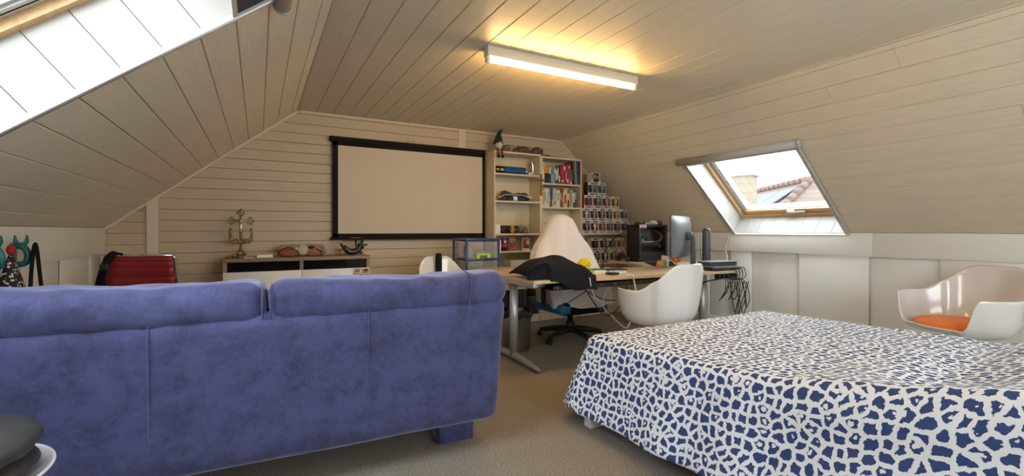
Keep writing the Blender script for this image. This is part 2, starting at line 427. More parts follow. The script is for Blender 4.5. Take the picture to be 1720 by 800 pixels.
ceil_ = struct('ceiling', MB().box(LC[0] - .05, RC[0] + .05, YF - .1, YB + .1, CZ + .0125, CZ + .05), M['groove'])
rr = random.Random(5); x = LC[0]; b = LC[0] + .166
while x < RC[0] - .02:
    x1 = min(b, RC[0]); off = rr.uniform(.35, 2.5)
    for p0, p1 in pieces(YF, YB, off): board('plank', ceil_, M['slope'], V(x, p0 + .0007, CZ), V(0, 1, 0), V(1, 0, 0), V(0, 0, 1), p1 - p0 - .0014, x1 - x)
    x = x1; b += .152

def xl(z): return LK[0] if z < LK[1] else LK[0] + (z - LK[1]) * (LC[0] - LK[0]) / (CZ - LK[1])
def xr(z): return RK[0] if z < RK[1] else RK[0] + (z - RK[1]) * (RC[0] - RK[0]) / (CZ - RK[1])
gable = [(-1.45, 0), (5.0, 0), (5.0, 1.3), (RC[0], CZ + .15), (LC[0], CZ + .15), (-1.45, 1.3)]
XZ = Matrix(((1, 0, 0, 0), (0, 0, 1, 0), (0, 1, 0, 0), (0, 0, 0, 1)))      # prism drawn in x/z, extruded along y
wall_back = struct('wall_back', MB().prism(gable, YB + .0125, YB + .06, XZ), M['groove'])
def hboard(parent, xa, xb, z0, z1, y, dy):
    """horizontal wall board between the slanting ends of the gable; dy = depth towards the outside"""
    g = .0018; ch = .003 * (1 if dy > 0 else -1)
    q = [(max(xa, xl(z0)), min(xb, xr(z0)), z0 + g), (max(xa, xl(z1)), min(xb, xr(z1)), z1 - g)]
    if q[0][1] - q[0][0] < .02: return
    if q[1][1] - q[1][0] < .005: q[1] = (min(q[1][0], q[0][1]), min(q[1][0], q[0][1]) + .005, z1 - g)
    vs = []
    for (a, b_, z) in q: vs += [(a, y + dy, z), (b_, y + dy, z)]
    for (a, b_, z), s in zip(q, (1, -1)): vs += [(a, y + ch, z), (b_, y + ch, z), (a, y, z + s * .003), (b_, y, z + s * .003)]
    fs = [(0, 1, 5, 4), (4, 5, 7, 6), (6, 7, 11, 10), (10, 11, 9, 8), (8, 9, 3, 2), (2, 3, 1, 0), (0, 4, 6, 10, 8, 2), (1, 3, 9, 11, 7, 5)]
    obj('plank', MB().add(vs, fs), M['back'], parent)
BW = .0965
for i in range(-1, 25):
    z = i * BW + .03
    z0, z1 = max(z, 0), min(z + BW, CZ)
    if z1 - z0 < .02: continue
    hboard(wall_back, -1.4, -.835, max(0, z0 - .018), max(z1 - .018, .02), YB, .012)
    hboard(wall_back, -.755, 2.035, z0, z1, YB, .012)
    hboard(wall_back, 2.125, 5, z0, z1, YB, .012)
obj('batten', MB().prism([(-.835, 0), (-.755, 0), (-.755, 1.12 + (1.109 - .755) * .8017), (-.835, 1.12 + (1.109 - .835) * .8017)], YB - .022, YB + .012, XZ), M['trim'], wall_back)
obj('batten', MB().rbox(2.035, 2.125, YB - .014, YB + .012, 0, CZ, .003), M['trim'], wall_back)
# mouldings where the gable meets slopes and ceiling
t = MB(); SL.bar(t, YB - .016, YB + .012, -.01, SL.len, -.016, .0); struct('trim_1', t, M['trim'])
struct('trim_2', MB().box(LC[0], RC[0], YB - .016, YB + .012, CZ - .016, CZ), M['trim'])
t = MB(); SR.bar(t, YB - .016, YB + .012, -.01, SR.len, -.016, .0); struct('trim_3', t, M['trim'])
t = MB().box(LC[0] - .004, LC[0] + .028, YF, YB - .016, CZ - .008, CZ + .01); struct('trim_4', t, M['trim'])
t = MB().box(RC[0] - .022, RC[0] + .004, YF, YB - .016, CZ - .006, CZ + .01); struct('trim_5', t, M['trim'])

# knee walls: a fixed band above sliding doors
def knee(name, X, sgn, top, low, joints, steps, y_end):
    """sgn = +1: the outside is +x"""
    w = struct(name, MB().box(min(X + sgn * .10, X + sgn * .13), max(X + sgn * .10, X + sgn * .13), YF, YB, 0, top - .02), M['knee'])
    def bx(n, a, b, y0, y1, z0, z1, r=.003): obj(n, MB().rbox(min(X + sgn * a, X + sgn * b), max(X + sgn * a, X + sgn * b), y0, y1, z0, z1, r), M['knee'], w)
    bs = [YF, .3, 2.0, YB] if sgn > 0 else [YF, 1.2, YB]
    for a, b in zip(bs, bs[1:]): bx('band', 0, .10, a + .0008, b - .0008, low, top)
    for (a, b), st in zip(zip(joints, joints[1:]), steps):
        if st is None: continue
        bx('door_panel', .015 + st, .035 + st, a + .002, b + .012 if st > .01 else b - .002, .06, low + .01)
    bx('floor_rail', .005, .10, YF, y_end, 0, .058)
    bx('end_return', .02, .10, y_end - .02, y_end, 0, low)
    return w
knee('wall_right', RK[0], 1, RK[1], .86, [YF, -.6, .25, .95, 1.54, 2.035, 2.65, 3.17, 3.42, 3.72, 3.83, 4.6, YB], [.03, 0, .03, 0, .03, 0, .03, .0, .03, 0, .03, 0], YB)
wl_ = knee('wall_left', LK[0], -1, LK[1], .905, [YF, -.6, .3, 1.3, 2.3, 3.2, 3.985, 4.01, 4.56], [0, .03, 0, .03, 0, .0, None, .0], 4.56)
obj('door_gap_shade', MB().box(LK[0] - .034, LK[0] - .020, 3.985, 4.010, .06, .91), M['blackflat'], wl_)  # black strip set between the doors in place of the gap's shade

# wall behind the camera, with an invented gable window added to light the near end
FW = (.7, 3.1, .85, 2.10)
fw = MB(); P = lambda pl: fw.prism(pl, YF - .05, YF, XZ)
P([(-1.45, 0), (FW[0], 0), (FW[0], CZ + .15), (LC[0], CZ + .15), (-1.45, 1.3)])
P([(FW[1], 0), (5., 0), (5., 1.3), (RC[0], CZ + .15), (FW[1], CZ + .15)])
P([(FW[0], 0), (FW[1], 0), (FW[1], FW[2]), (FW[0], FW[2])]); P([(FW[0], FW[3]), (FW[1], FW[3]), (FW[1], CZ + .15), (FW[0], CZ + .15)])
struct('wall_front', fw, M['paint'])
w3 = tag(bpy.data.objects.new('added_window_3', None), kind='structure'); COL.objects.link(w3)
fm = MB()
for a in ((FW[0], FW[0] + .06), (1.87, 1.93), (FW[1] - .06, FW[1])): fm.rbox(a[0], a[1], YF - .06, YF + .01, FW[2], FW[3], .004)
for a in ((FW[2], FW[2] + .06), (FW[3] - .06, FW[3])): fm.rbox(FW[0], FW[1], YF - .06, YF + .01, a[0], a[1], .004)
obj('window_frame', fm, M['whitelac'], w3)
for a in ((FW[0] + .05, 1.88), (1.92, FW[1] - .05)): obj('window_pane', MB().box(a[0], a[1], YF - .04, YF - .034, FW[2] + .05, FW[3] - .05), M['glass'], w3)
obj('window_sill', MB().rbox(FW[0] - .05, FW[1] + .05, YF - .02, YF + .14, FW[2] - .035, FW[2] + .003, .006), M['whitelac'], w3)

# ---------------------------------------------------------------- roof windows
def roof_window(name, sl, op):
    w = tag(bpy.data.objects.new(name, None), kind='structure'); COL.objects.link(w)
    y0, y1, s0, s1 = op; D = .25
    def part(n, m, *a, par=w):
        mb = MB()
        for q in a: sl.bar(mb, *q)
        return obj(n, mb, m, par)
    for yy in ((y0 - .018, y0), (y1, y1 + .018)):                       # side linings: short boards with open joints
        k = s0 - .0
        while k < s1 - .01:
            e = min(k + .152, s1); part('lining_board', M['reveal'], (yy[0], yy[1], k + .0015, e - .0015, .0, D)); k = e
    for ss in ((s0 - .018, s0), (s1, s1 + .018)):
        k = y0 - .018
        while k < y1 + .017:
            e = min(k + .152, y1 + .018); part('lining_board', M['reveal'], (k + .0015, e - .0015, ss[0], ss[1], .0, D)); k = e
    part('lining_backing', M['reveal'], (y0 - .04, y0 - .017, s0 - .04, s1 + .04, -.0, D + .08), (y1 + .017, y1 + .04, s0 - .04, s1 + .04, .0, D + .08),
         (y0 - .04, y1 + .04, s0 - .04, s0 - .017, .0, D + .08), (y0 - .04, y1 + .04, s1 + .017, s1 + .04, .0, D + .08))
    f = .035
    part('window_frame', M['pine'], (y0 - .02, y0 + f, s0 - .02, s1 + .02, D - .02, D + .075), (y1 - f, y1 + .02, s0 - .02, s1 + .02, D - .02, D + .075),
         (y0 + f, y1 - f, s0 - .02, s0 + f, D - .02, D + .075), (y0 + f, y1 - f, s1 - f, s1 + .02, D - .02, D + .075))
    g = f + .045; h = f + .003
    sash = part('sash', M['pine'], (y0 + g, y1 - g, s0 + h, s0 + g + .012, D, D + .06), (y0 + g, y1 - g, s1 - g, s1 - h, D, D + .06))
    for q_ in ((y0 + h, y0 + g), (y1 - g, y1 - h)): part('sash_side', M['railpaint'], (q_[0], q_[1], s0 + h, s1 - h, D + .012, D + .06), par=sash); part('sash_seal', M['blackflat'], ((q_[0] + q_[1]) / 2 - .002, (q_[0] + q_[1]) / 2 + .002, s0 + h, s1 - h, D + .010, D + .013), par=sash)
    q = g + .0; e = .016
    part('glazing_bead', M['reveal'], (y0 + q, y0 + q + e, s0 + q, s1 - q, D + .02, D + .06), (y1 - q - e, y1 - q, s0 + q, s1 - q, D + .02, D + .06),
         (y0 + q, y1 - q, s0 + q, s0 + q + e, D + .02, D + .06), (y0 + q, y1 - q, s1 - q - e, s1 - q, D + .02, D + .06), par=sash)
    part('window_pane', M['glass'], (y0 + q, y1 - q, s0 + q, s1 - q, D + .04, D + .046), par=sash)
    part('outer_cladding', M['alu'], (y0 + .0, y0 + q, s0 - .02, s1 + .02, D + .076, D + .11), (y1 - q, y1 - .0, s0 - .02, s1 + .02, D + .076, D + .11),
         (y0 + q, y1 - q, s0 - .02, s0 + q, D + .076, D + .11), (y0 + q, y1 - q, s1 - q, s1 + .02, D + .076, D + .11))
    ym = (y0 + y1) / 2 - .05
    hb = MB(); sl.bar(hb, ym - .10, ym + .05, s0 + h + .012, s0 + h + .032, D - .016, D - .002); sl.bar(hb, ym + .0, ym + .07, s0 + h + .02, s0 + h + .05, D - .03, D)
    obj('handle', hb, M['whitelac'], sash)
    return w
roof_window('window_1', SL, OPL); roof_window('window_2', SR, OPR); roof_window('added_window_4', SR, OPN)  # the last one is out of view, added only for its daylight

def roller_blind(sl, op, label, rail_in, drop, cap=.034):
    t = thing('roller_blind', label, 'roller blind')
    y0, y1, s0, s1 = op
    c = MB(); a = sl.p(y0 - .05, s1 + .035, -.026); b = sl.p(y1 + .05, s1 + .035, -.026)
    c.tube([a, b], cap, 20); obj('cassette', c, M['blindgrey'], t)
    for yy, sg in ((y0 - .05, -1), (y1 + .05, 1)):
        obj('end_cap', MB().tube([sl.p(yy + .002 * sg, s1 + .035, -.026), sl.p(yy + .012 * sg, s1 + .035, -.026)], cap + .004, 20), M['blindgrey'], t)
    for y in (y0, y1):
        r = MB(); sl.bar(r, y - .030, y + .004, s0 - .03, s1 + .01, -.018, -.0); ro = obj('side_rail', r, M['railpaint'], t)
        r = MB(); sl.bar(r, y - .018, y - .010, s0 - .03, s1 + .01, -.021, -.017); obj('rail_lip', r, M['chrome'], ro)
    r = MB(); sl.bar(r, y0 - .03, y1 + .03, s0 - .045, s0 - .006, -.022, .0); obj('sill_bar', r, M['whitelac'], t)
    r = MB(); sl.bar(r, y0 + .004, y1 - .03, s1 - drop - .02, s1 - drop, -.016, -.004); obj('pull_bar', r, M['blindgrey'], t)
    r = MB(); sl.bar(r, y0 + .002, y1 - .028, s1 - drop, s1 + .02, -.009, -.007); obj('fabric', r, M['blackout'], t)
    return t
roller_blind(SL, OPL, 'roller blind partly drawn, dark fabric, on the large roof window above the sofa', .0, .16)
roller_blind(SR, OPR, 'fully rolled up grey roller blind on the roof window beside the desk', .0, .02)
# cord of the far blind running down the wall
cd = MB().tube([SR.p(3.41, -.055, -.03), (4.815, 3.42, 1.01), (4.82, 3.44, .97), (4.81, 3.46, .88), (4.815, 3.44, .78), (4.815, 3.47, .70), (4.82, 3.49, .60)], .006, 8, 6)
obj('blind_cord', cd, M['cablew'], None, 'white cord hanging from the blind rail down the panelled wall', 'cord')

# ---------------------------------------------------------------- outside the far roof window
rt = brick_mat('weathered_roof_tiles', (.085, .042, .027), (.062, .032, .022), (.024, .014, .011), 3.2, .55, .42)
rt2 = brick_mat('pale_roof_tiles', (.105, .075, .055), (.085, .062, .046), (.035, .026, .02), 3.2, .55, .42)
pvm = brick_mat('solar_cells', (.030, .034, .048), (.034, .038, .052), (.085, .085, .09), 6, 1, 1, .75)
bkm = brick_mat('pale_brick', (.125, .098, .066), (.105, .082, .056), (.14, .12, .09), 4.2, .9, .28)
nb = thing('neighbour_house', 'neighbouring house with hipped tiled roof and brick chimney outside the far roof window', 'house', (0, 0, 0))
RP = V(11.68, 6.09, 2.32); RD = V(.62, .785, 0); ND = V(-.785, .62, 0)
def on_roof(a_, k, up=0.): return RP + RD * a_ + ND * k + V(0, 0, -.7 * k) + (V(ND.x * .57, ND.y * .57, .82)) * up
def slab(c, t=.12):
    n_ = len(c); vs = c + [p - V(0, 0, t) for p in c]
    return MB().add(vs, [tuple(range(n_)), tuple(range(2 * n_ - 1, n_ - 1, -1))] + [(i, i + n_, (i + 1) % n_ + n_, (i + 1) % n_) for i in range(n_)])
KE = 2.4
H1 = on_roof(-KE, KE); H2 = RP - RD * KE - ND * KE + V(0, 0, -.7 * KE); E1 = on_roof(9, KE); R9 = on_roof(9, 0); E2 = RP + RD * 9 - ND * KE + V(0, 0, -.7 * KE)
rf = obj('roof_face', slab([RP, H1, E1, R9]), rt, nb)
obj('roof_face', slab([RP, H2, H1]), rt2, nb); obj('roof_face', slab([RP, R9, E2, H2]), rt, nb)
wl = MB(); wv = [q * .92 + RP * .08 + V(0, 0, 0) for q in (H1, H2, E2, E1)]
wl.add([V(p.x, p.y, H1.z + .1) for p in wv] + [V(p.x, p.y, -4) for p in wv], [(0, 1, 5, 4), (1, 2, 6, 5), (2, 3, 7, 6), (3, 0, 4, 7)]); obj('wall', wl, bkm, nb)
for k in range(28):
    p = on_roof(k * .32, 0, .03); obj('ridge_tile', MB().tube([p, p + RD * .31 + V(0, 0, .01)], .085, 8), rt, rf)
hd_ = (H1 - RP); hn = int(hd_.length / .32)
for k in range(hn):
    p = RP + hd_ * (k / hn) + V(0, 0, .03); obj('ridge_tile', MB().tube([p, p + hd_ / hn * .97 + V(0, 0, .01)], .085, 8), rt, rf)
for i in range(3):
    c_ = [on_roof(-.12 + i * .97, .32, .06), on_roof(-.12 + i * .97, 1.25, .06), on_roof(.82 + i * .97, 1.25, .06), on_roof(.82 + i * .97, .32, .06)]
    obj('solar_panel', slab(c_, .04), pvm, rf)
cb = V(9.32, 6.25, 0); cr = math.radians(20)
Mc = Matrix.Translation(cb) @ Matrix.Rotation(cr, 4, 'Z')
st_ = obj('chimney_stack', MB().box(-.24, .24, -.21, .21, .4, 2.27, Mc), bkm, nb)
obj('chimney_cap', MB().rbox(-.30, .30, -.27, .27, 2.27, 2.36, .02, M=Mc), mat('concrete', (.13, .12, .10), .9, bump=(30, .2)), st_)

# ---------------------------------------------------------------- fluorescent batten on the ceiling
lamp = thing('ceiling_lamp', 'warm fluorescent batten lamp with one bare tube on the ceiling', 'lamp', (1.91, 2.62, CZ), math.radians(-1.2))
obj('housing', MB().rbox(-.635, .635, -.032, .032, -.062, .003, .004), mat('cream_enamel', (.72, .66, .52), .35, bump=(40, .01)), lamp)
for sx in (-1, 1):
    h = obj('lamp_holder', MB().rbox(sx * .622 - .012, sx * .622 + .012, -.018, .018, -.100, -.058, .005), M['whitelac'], lamp)
tm = bpy.data.materials.new('lit_fluorescent_tube'); tm.use_nodes = True; n = tm.node_tree; n.nodes.clear()
e = n.nodes.new('ShaderNodeEmission'); o_ = n.nodes.new('ShaderNodeOutputMaterial'); e.inputs['Color'].default_value = (1, .62, .22, 1); e.inputs['Strength'].default_value = TUBE
n.links.new(e.outputs[0], o_.inputs['Surface'])
obj('tube', MB().tube([(-.61, 0, -.082), (.61, 0, -.082)], .0135, 12), tm, lamp, label='glowing fluorescent tube')

# ================================================================ large furniture
def puff(o_mb, amp, scale, seed=0, zmin=None):
    """small irregular wrinkles on a finished cushion"""
    out = []
    for p in o_mb.v:
        q = Vector(p); nn = noise.noise_vector(q * scale + V(seed, seed * 2, 0)); out.append(tuple(q + nn * amp))
    o_mb.v = out; return o_mb

def cushion(x0, x1, y0, y1, z0, z1, e=4., nx=28, ny=14, nz=10, amp=.004, sc=9, seed=0, sag=None):
    """soft block: superellipsoid sampled on a cube"""
    c = V((x0 + x1) / 2, (y0 + y1) / 2, (z0 + z1) / 2); h = V((x1 - x0) / 2, (y1 - y0) / 2, (z1 - z0) / 2)
    bm = bmesh.new()
    bmesh.ops.create_cube(bm, size=2)
    cuts = {0: nx, 1: ny, 2: nz}
    for ax in range(3):
        ed = [g for g in bm.edges if abs(abs((g.verts[0].co - g.verts[1].co)[ax]) - 2) < 1e-4]
        bmesh.ops.subdivide_edges(bm, edges=ed, cuts=cuts[ax], use_grid_fill=True)
    bm.verts.index_update(); mb = MB(); vs = []
    for v in bm.verts:
        p = v.co.copy(); L = max(1e-6, h.length)
        # round only the rim: radius measured with the smallest half size
        r = min(h) * (.85 if e < 8 else .45); q = V(p.x * h.x, p.y * h.y, p.z * h.z); inner = V(*[max(-(h[i] - r), min(h[i] - r, q[i])) for i in range(3)])
        d = q - inner
        dn = d.normalized() * r if d.length > 1e-6 else d
        k = (abs(d.x) ** e + abs(d.y) ** e + abs(d.z) ** e) ** (1 / e) / r if d.length > 1e-6 else 0
        q = inner + (dn * min(1, k) if d.length > 1e-6 else d)
        w = c + q
        if sag: w = sag(w)
        w += noise.noise_vector(w * sc + V(seed, seed, seed)) * amp
        vs.append(w)
    fs = [[v.index for v in f.verts] for f in bm.faces]; bm.free()
    mb.add(vs, fs, True); return mb

# ---------------------------------------------------------------- sofa, seen from behind
sofa = thing('sofa', 'large blue suede sofa seen from behind', 'sofa', (.05, 2.10, 0), math.radians(-3.6))
# local: +y = forwards (towards the screen), back face near y = 0
def lean(w): w = w.copy(); w.y += -.035 * (w.z - .14) / .6 + .05 * max(0, (.25 - w.z)) ; w.x *= (1 + .05 * (w.z - .45)); return w
back = cushion(-1.05, 1.03, .0, .24, .14, .765, 9, 40, 8, 16, .004, 4, 1, lean)
bk = obj('back_panel', back, M['suede'], sofa)
for sx in (-.40, .375):
    obj('seam', MB().tube([(sx - .004, .03, .15), (sx, .000, .20), (sx, -.017, .40), (sx, -.032, .62), (sx, -.036, .70), (sx, -.03, .755)], .0032, 6, 4), M['suede'], bk)
def top(w): w = w.copy(); w.y += -.035; w.z += (.006 * math.sin(w.x * 6.3 + 1) if w.z > .8 else 0); return w
for i, (a, b) in enumerate(((-1.06, -.022), (-.018, 1.055))):
    cc = cushion(a, b, -.005, .27, .712, .885 + .006 * (1 - i), 5, 44, 12, 10, .009, 11, 3 + i * 9, top)
    bc = obj('back_cushion', cc, M['suede'], sofa)
    ex = b - .012 if i == 0 else a + .012
    obj('piping', MB().tube([(ex, -.028, .745), (ex, -.040, .80), (ex, -.024, .853), (ex, .01, .870), (ex, .09, .876)], .004, 6, 4), M['suede'], bc)
    if i == 1: obj('piping', MB().tube([(.84, -.036, .73), (.843, -.046, .80), (.85, -.036, .855), (.855, -.005, .884), (.86, .09, .892)], .004, 6, 4), M['suede'], bc)
obj('base', cushion(-1.03, 1.01, .10, .90, .12, .36, 6, 20, 10, 6, .002, 4, 5), M['suede'], sofa)
for i, (a, b) in enumerate(((-.80, -.005), (.005, .78))): obj('seat_cushion', cushion(a, b, .22, .93, .34, .50, 3, 18, 16, 8, .005, 8, 20 + i), M['suede'], sofa)
for i, (a, b) in enumerate(((-1.05, -.80), (.78, 1.03))): obj('armrest', cushion(a, b, .08, .90, .14, .62, 4, 8, 16, 12, .004, 6, 30 + i), M['suede'], sofa)
for a in (-.95, .745):
    for y in (.15, .74): obj('foot', MB().rbox(a, a + .19, y, y + .13, 0, .16, .012), M['suede'], sofa)

# ---------------------------------------------------------------- bed under its printed cover
bed = thing('bed', 'low white bed frame under the leopard print cover', 'bed', (0, 0, 0))
BX0, BX1, BY0, BY1 = 1.72, 3.30, -.05, 2.06
obj('mattress', MB().rbox(BX0 + .03, BX1 - .03, BY0 + .05, BY1 - .05, .24, .455, .05, 3), M['paper'], bed)
obj('bed_frame', MB().box(BX0, BX1, BY0 + .02, BY1 - .02, .14, .25), M['whitelac'], bed)
for a, b in ((1.60, BY1 - .05), (BX1 - .1, BY1 - .05), (1.60, .0), (BX1 - .1, .0)): obj('leg', MB().rbox(a, a + .20, b - .03, b + .03, 0, .145, .006), M['whitelac'], bed)
def zedge(y):   # the cover rises over pillows towards the head end
    pts = [(-.1, .70), (.15, .705), (.38, .685), (.65, .62), (1.0, .543), (1.335, .515), (2.2, .488)]
    for (a, za), (b, zb) in zip(pts, pts[1:]):
        if y <= b:
            t = max(0, (y - a) / (b - a)); t = t * t * (3 - 2 * t) if False else t; return za + (zb - za) * t
    return pts[-1][1]
def bed_pt(u, v):
    """u across the cover (left hem - right hem), v along it (head - foot hem), both 0..1; returns point and flat coordinates"""
    hl, hr, hf = .46, .40, .46; Wt = BX1 - BX0; Ly = BY1 - BY0
    a = u * (hl + Wt + hr) - hl; b = v * (Ly + hf)
    y = min(b, Ly); over = max(0., b - Ly)          # over the foot edge
    yy = BY0 + y; zt = zedge(yy)
    side = max(0., -a) if a < 0 else max(0., a - Wt)
    x = BX0 + min(max(a, 0), Wt)
    sgn = -1 if a < 0 else 1
    r = .05
    def drop(s):                                      # horizontal and vertical run of a hanging strip with a rounded edge
        if s < r * PI / 2: t = s / r; return r * math.sin(t), r * (1 - math.cos(t))
        s2 = s - r * PI / 2; return r + s2 * .30, r + s2 * .954
    dx, dz1 = drop(side); dy, dz2 = drop(over)
    fold = 0.
    if side > .05: fold = .013 * math.sin(yy * 13 + 1.3 * math.sin(yy * 5)) * min(1, (side - .05) / .3)
    fold2 = .018 * math.sin(x * 15 + 2) * min(1, max(0, over - .05) / .3)
    dz = max(dz1, dz2)
    if side > 0 and over > 0:                          # corner hangs in a soft cone
        q = min(math.hypot(side, over) * .93, r * PI / 2 + (zt - .085 - r) / .954); dd, dz = drop(q); ang = math.atan2(over, side); dx = dd * math.cos(ang) * 1.1; dy = dd * math.sin(ang) * 1.1
        fold += .02 * math.sin(ang * 9) * min(1, q / .3)
    z = zt - dz - (0.02 * math.exp(-((a - Wt * .5) / .5) ** 2) if False else 0)
    # the crease below the pillows, and gentle slack on top
    inside = min(max(a, 0), Wt)
    if a >= -.02 and over == 0: z -= .035 * math.exp(-((yy - .62 - inside * .12) / .13) ** 2) * min(1, inside / .3) ; z -= max(0, zt - .49) * .35 * min(1, max(0, inside) / .5)
    if a < 0: z -= .0; dx += .02 * math.exp(-((side - .12) / .07) ** 2) * math.exp(-((yy - .65) / .4) ** 2)
    z += .004 * noise.noise(V(x * 4, yy * 4, 1)) + .003 * noise.noise(V(x * 11, yy * 11, 5))
    zmin = .075 + .012 * math.sin(yy * 9 + x * 7)
    return V(x + sgn * (dx + fold), yy + dy + fold2, max(z, zmin))
cov = MB(); FW_, FL_ = .46 + (BX1 - BX0) + .40, (BY1 - BY0) + .46
cov.grid(bed_pt, 150, 130, lambda u, v: (u * FW_, v * FL_))
cv = obj('bedspread', cov, M['leopard'], None, 'white cotton bedspread printed with navy blue leopard spots', 'bedspread'); solid(cv, .004, 1)

# ---------------------------------------------------------------- desk
desk = thing('desk', 'birch topped desk on silver T-shaped legs', 'desk', (0, 0, 0))
def fillet(poly, rad, n=6):
    out = []; N = len(poly)
    for i in range(N):
        p = V(*poly[i], 0); a = V(*poly[i - 1], 0); b = V(*poly[(i + 1) % N], 0); r = rad.get(i, .012)
        u = (a - p); w = (b - p); r = min(r, .45 * u.length, .45 * w.length); u.normalize(); w.normalize(); p0 = p + u * r; p1 = p + w * r
        for k in range(n + 1):
            t = k / n; q = p0 * (1 - t) ** 2 + p * 2 * t * (1 - t) + p1 * t * t; out.append((q.x, q.y))
    return out
dp = [(1.785, 2.868), (4.035, 2.712), (4.10, 3.35), (4.56, 3.42), (4.58, 4.32), (3.79, 4.34), (3.82, 4.08), (3.56, 3.41), (2.92, 3.53), (2.31, 3.60), (2.31, 4.13), (1.82, 4.11)]
dpp = fillet(dp, {6: .25, 7: .5, 9: .15, 3: .05})
tt = obj('tabletop', MB().prism(dpp, .697, .722), M['desk'], desk)
ed = MB(); nP = len(dpp)
for i in range(nP):
    a, b = V(*dpp[i], 0), V(*dpp[(i + 1) % nP], 0)
    if (b - a).length < 1e-5: continue
    d_ = (b - a).normalized(); o_n = V(d_.y, -d_.x, 0) * .002
    ed.add([a + o_n + V(0, 0, .698), b + o_n + V(0, 0, .698), b + o_n + V(0, 0, .7215), a + o_n + V(0, 0, .7215), a + V(0, 0, .698), b + V(0, 0, .698), b + V(0, 0, .7215), a + V(0, 0, .7215)],
           [(0, 1, 2, 3), (3, 2, 6, 7), (0, 4, 5, 1)])
obj('edge_band', ed, M['deskedge'], tt)
def tleg(x, y, y0, y1):
    l = obj('leg', MB().lathe([(.036, .04), (.036, .70)], 20, Matrix.Translation((x, y, 0))), M['silver'], desk)
    ft = MB()
    pts = [(x, y0, .022), (x, y0 + .10, .034), (x, y, .05), (x, y1 - .1, .034), (x, y1, .022)]
    ft.tube(pts, [.017, .026, .034, .026, .017], 12, 4); ft.ell((x, y0, .02), (.018, .02, .02), 10, 6)
    obj('foot', ft, M['silver'], desk)
tleg(1.88, 3.34, 2.955, 3.80); tleg(3.72, 2.92, 2.80, 3.30)
obj('leg', MB().lathe([(.036, 0), (.036, .70)], 20, Matrix.Translation((4.42, 4.15, 0))), M['silver'], desk)
obj('crossbeam', MB().rbox(1.86, 3.74, 3.09, 3.13, .64, .695, .004, M=Matrix.Translation((0, 0, 0))), M['silver'], desk)
obj('support_rail', MB().rbox(1.80, 1.84, 2.90, 4.05, .662, .697, .004), M['silver'], desk)
tr = obj('cable_tray', MB().box(2.0, 3.65, 2.93, 3.05, .628, .632).box(2.0, 3.65, 2.93, 2.934, .632, .665).box(2.0, 3.65, 3.046, 3.05, .632, .69), M['black'], desk)
for i in range(33): obj('tray_slot', MB().box(2.03 + i * .049, 2.055 + i * .049, 2.9285, 2.930, .641, .656), cmat((.16, .15, .14)) if i % 3 == 0 else M['dark'], tr)

# ---------------------------------------------------------------- pedestal armchairs with moulded shells
def smooth01(t): t = max(0, min(1, t)); return t * t * (3 - 2 * t)
def shell_rim(th, arms=True):
    """th = 0 front .. pi back: rim height and radius"""
    d = abs(math.degrees(th))
    h = .435 + .215 * smooth01((d - 43) / 11)                     # up the front edge of the arm
    h += .20 * smooth01((d - 96) / 60)                            # arm to back
    if not arms: h = .44 + .41 * smooth01((d - 95) / 60); R0 = .27
    R = .255 + .085 * smooth01((d - 28) / 26) - .030 * smooth01((d - 70) / 50) - .035 * smooth01((d - 125) / 45)
    if not arms: R = .265 - .02 * smooth01((d - 120) / 50)
    return h, R
def shell_mesh(nt=112, nr=20, arms=True):
    mb = MB(); vs = []; fs = []; zb = .375
    for j in range(nr + 1):
        t = j / nr
        for i in range(nt):
            th = -PI + 2 * PI * i / nt; h, R = shell_rim(th, arms)
            d = abs(math.degrees(th)); k = smooth01((d - 34) / 18) if arms else smooth01((d - 70) / 60)
            rr_ = 1 - (1 - t) ** (1.5 + 1.3 * k)
            zz = t ** (1.8 + 1.5 * k)
            lip = .02 * t ** 6
            r = R * rr_ * (1 - .06 * (1 - t) * k) + lip
            vs.append(V(r * math.cos(th) - .01 - .03 * k * t * t * (1 if d > 120 else 0), r * math.sin(th), zb + (h - zb) * zz))
    for j in range(nr):
        for i in range(nt): fs.append((j * nt + i, j * nt + (i + 1) % nt, (j + 1) * nt + (i + 1) % nt, (j + 1) * nt + i))
    fs.append(tuple(range(nt - 1, -1, -1)))
    return mb.add(vs, fs, True)
def tulip(label, loc, rz, cush=None, group=None, arms=True):
    t = thing('pedestal_chair', label, 'chair', loc, rz, group)
    s = obj('shell', shell_mesh(arms=arms), M['tulip'], t); solid(s, .010, 1, 1)
    obj('pedestal', MB().lathe([(.0, .0), (.245, .0), (.25, .006), (.235, .014), (.16, .024), (.09, .045), (.055, .085), (.038, .15), (.031, .22), (.036, .29), (.055, .34), (.085, .363), (.10, .372), (.10, .379), (0, .379)], 40), M['tulip'], t)
    if cush:
        c = MB().lathe([(0, .385), (.15, .392), (.225, .412), (.248, .436), (.236, .459), (.17, .474), (0, .480)], 40)
        c.v = [(x * 1.0 + .01, y * 1.04, z) for x, y, z in c.v]
        co = obj('seat_cushion', c, cush, t, label='orange fabric seat cushion')
        obj('piping', MB().tube([(.248 * math.cos(a) + .01, .258 * math.sin(a), .436) for a in [2 * PI * k / 40 for k in range(40)]], .004, 6, closed=True), cush, co)
    return t
tulip('white moulded pedestal armchair with an orange seat cushion beyond the bed', (4.31, 1.262, 0), math.radians(156), M['orange']).scale = (.95, .94, 1)
tulip('white moulded pedestal armchair pushed up to the front of the desk', (2.735, 2.545, 0), math.radians(92)).scale = (.90, .88, 1.01)
tulip('cream pedestal armchair by the board wall with a black bag strap over its back', (1.545, 4.03, 0), math.radians(-88)).scale = (.80, .74, 1)
tulip('white pedestal side chair with two black cushions behind the sofa', (-.775, 1.755, 0), math.radians(-6), arms=False).scale = (.95, .95, 1)
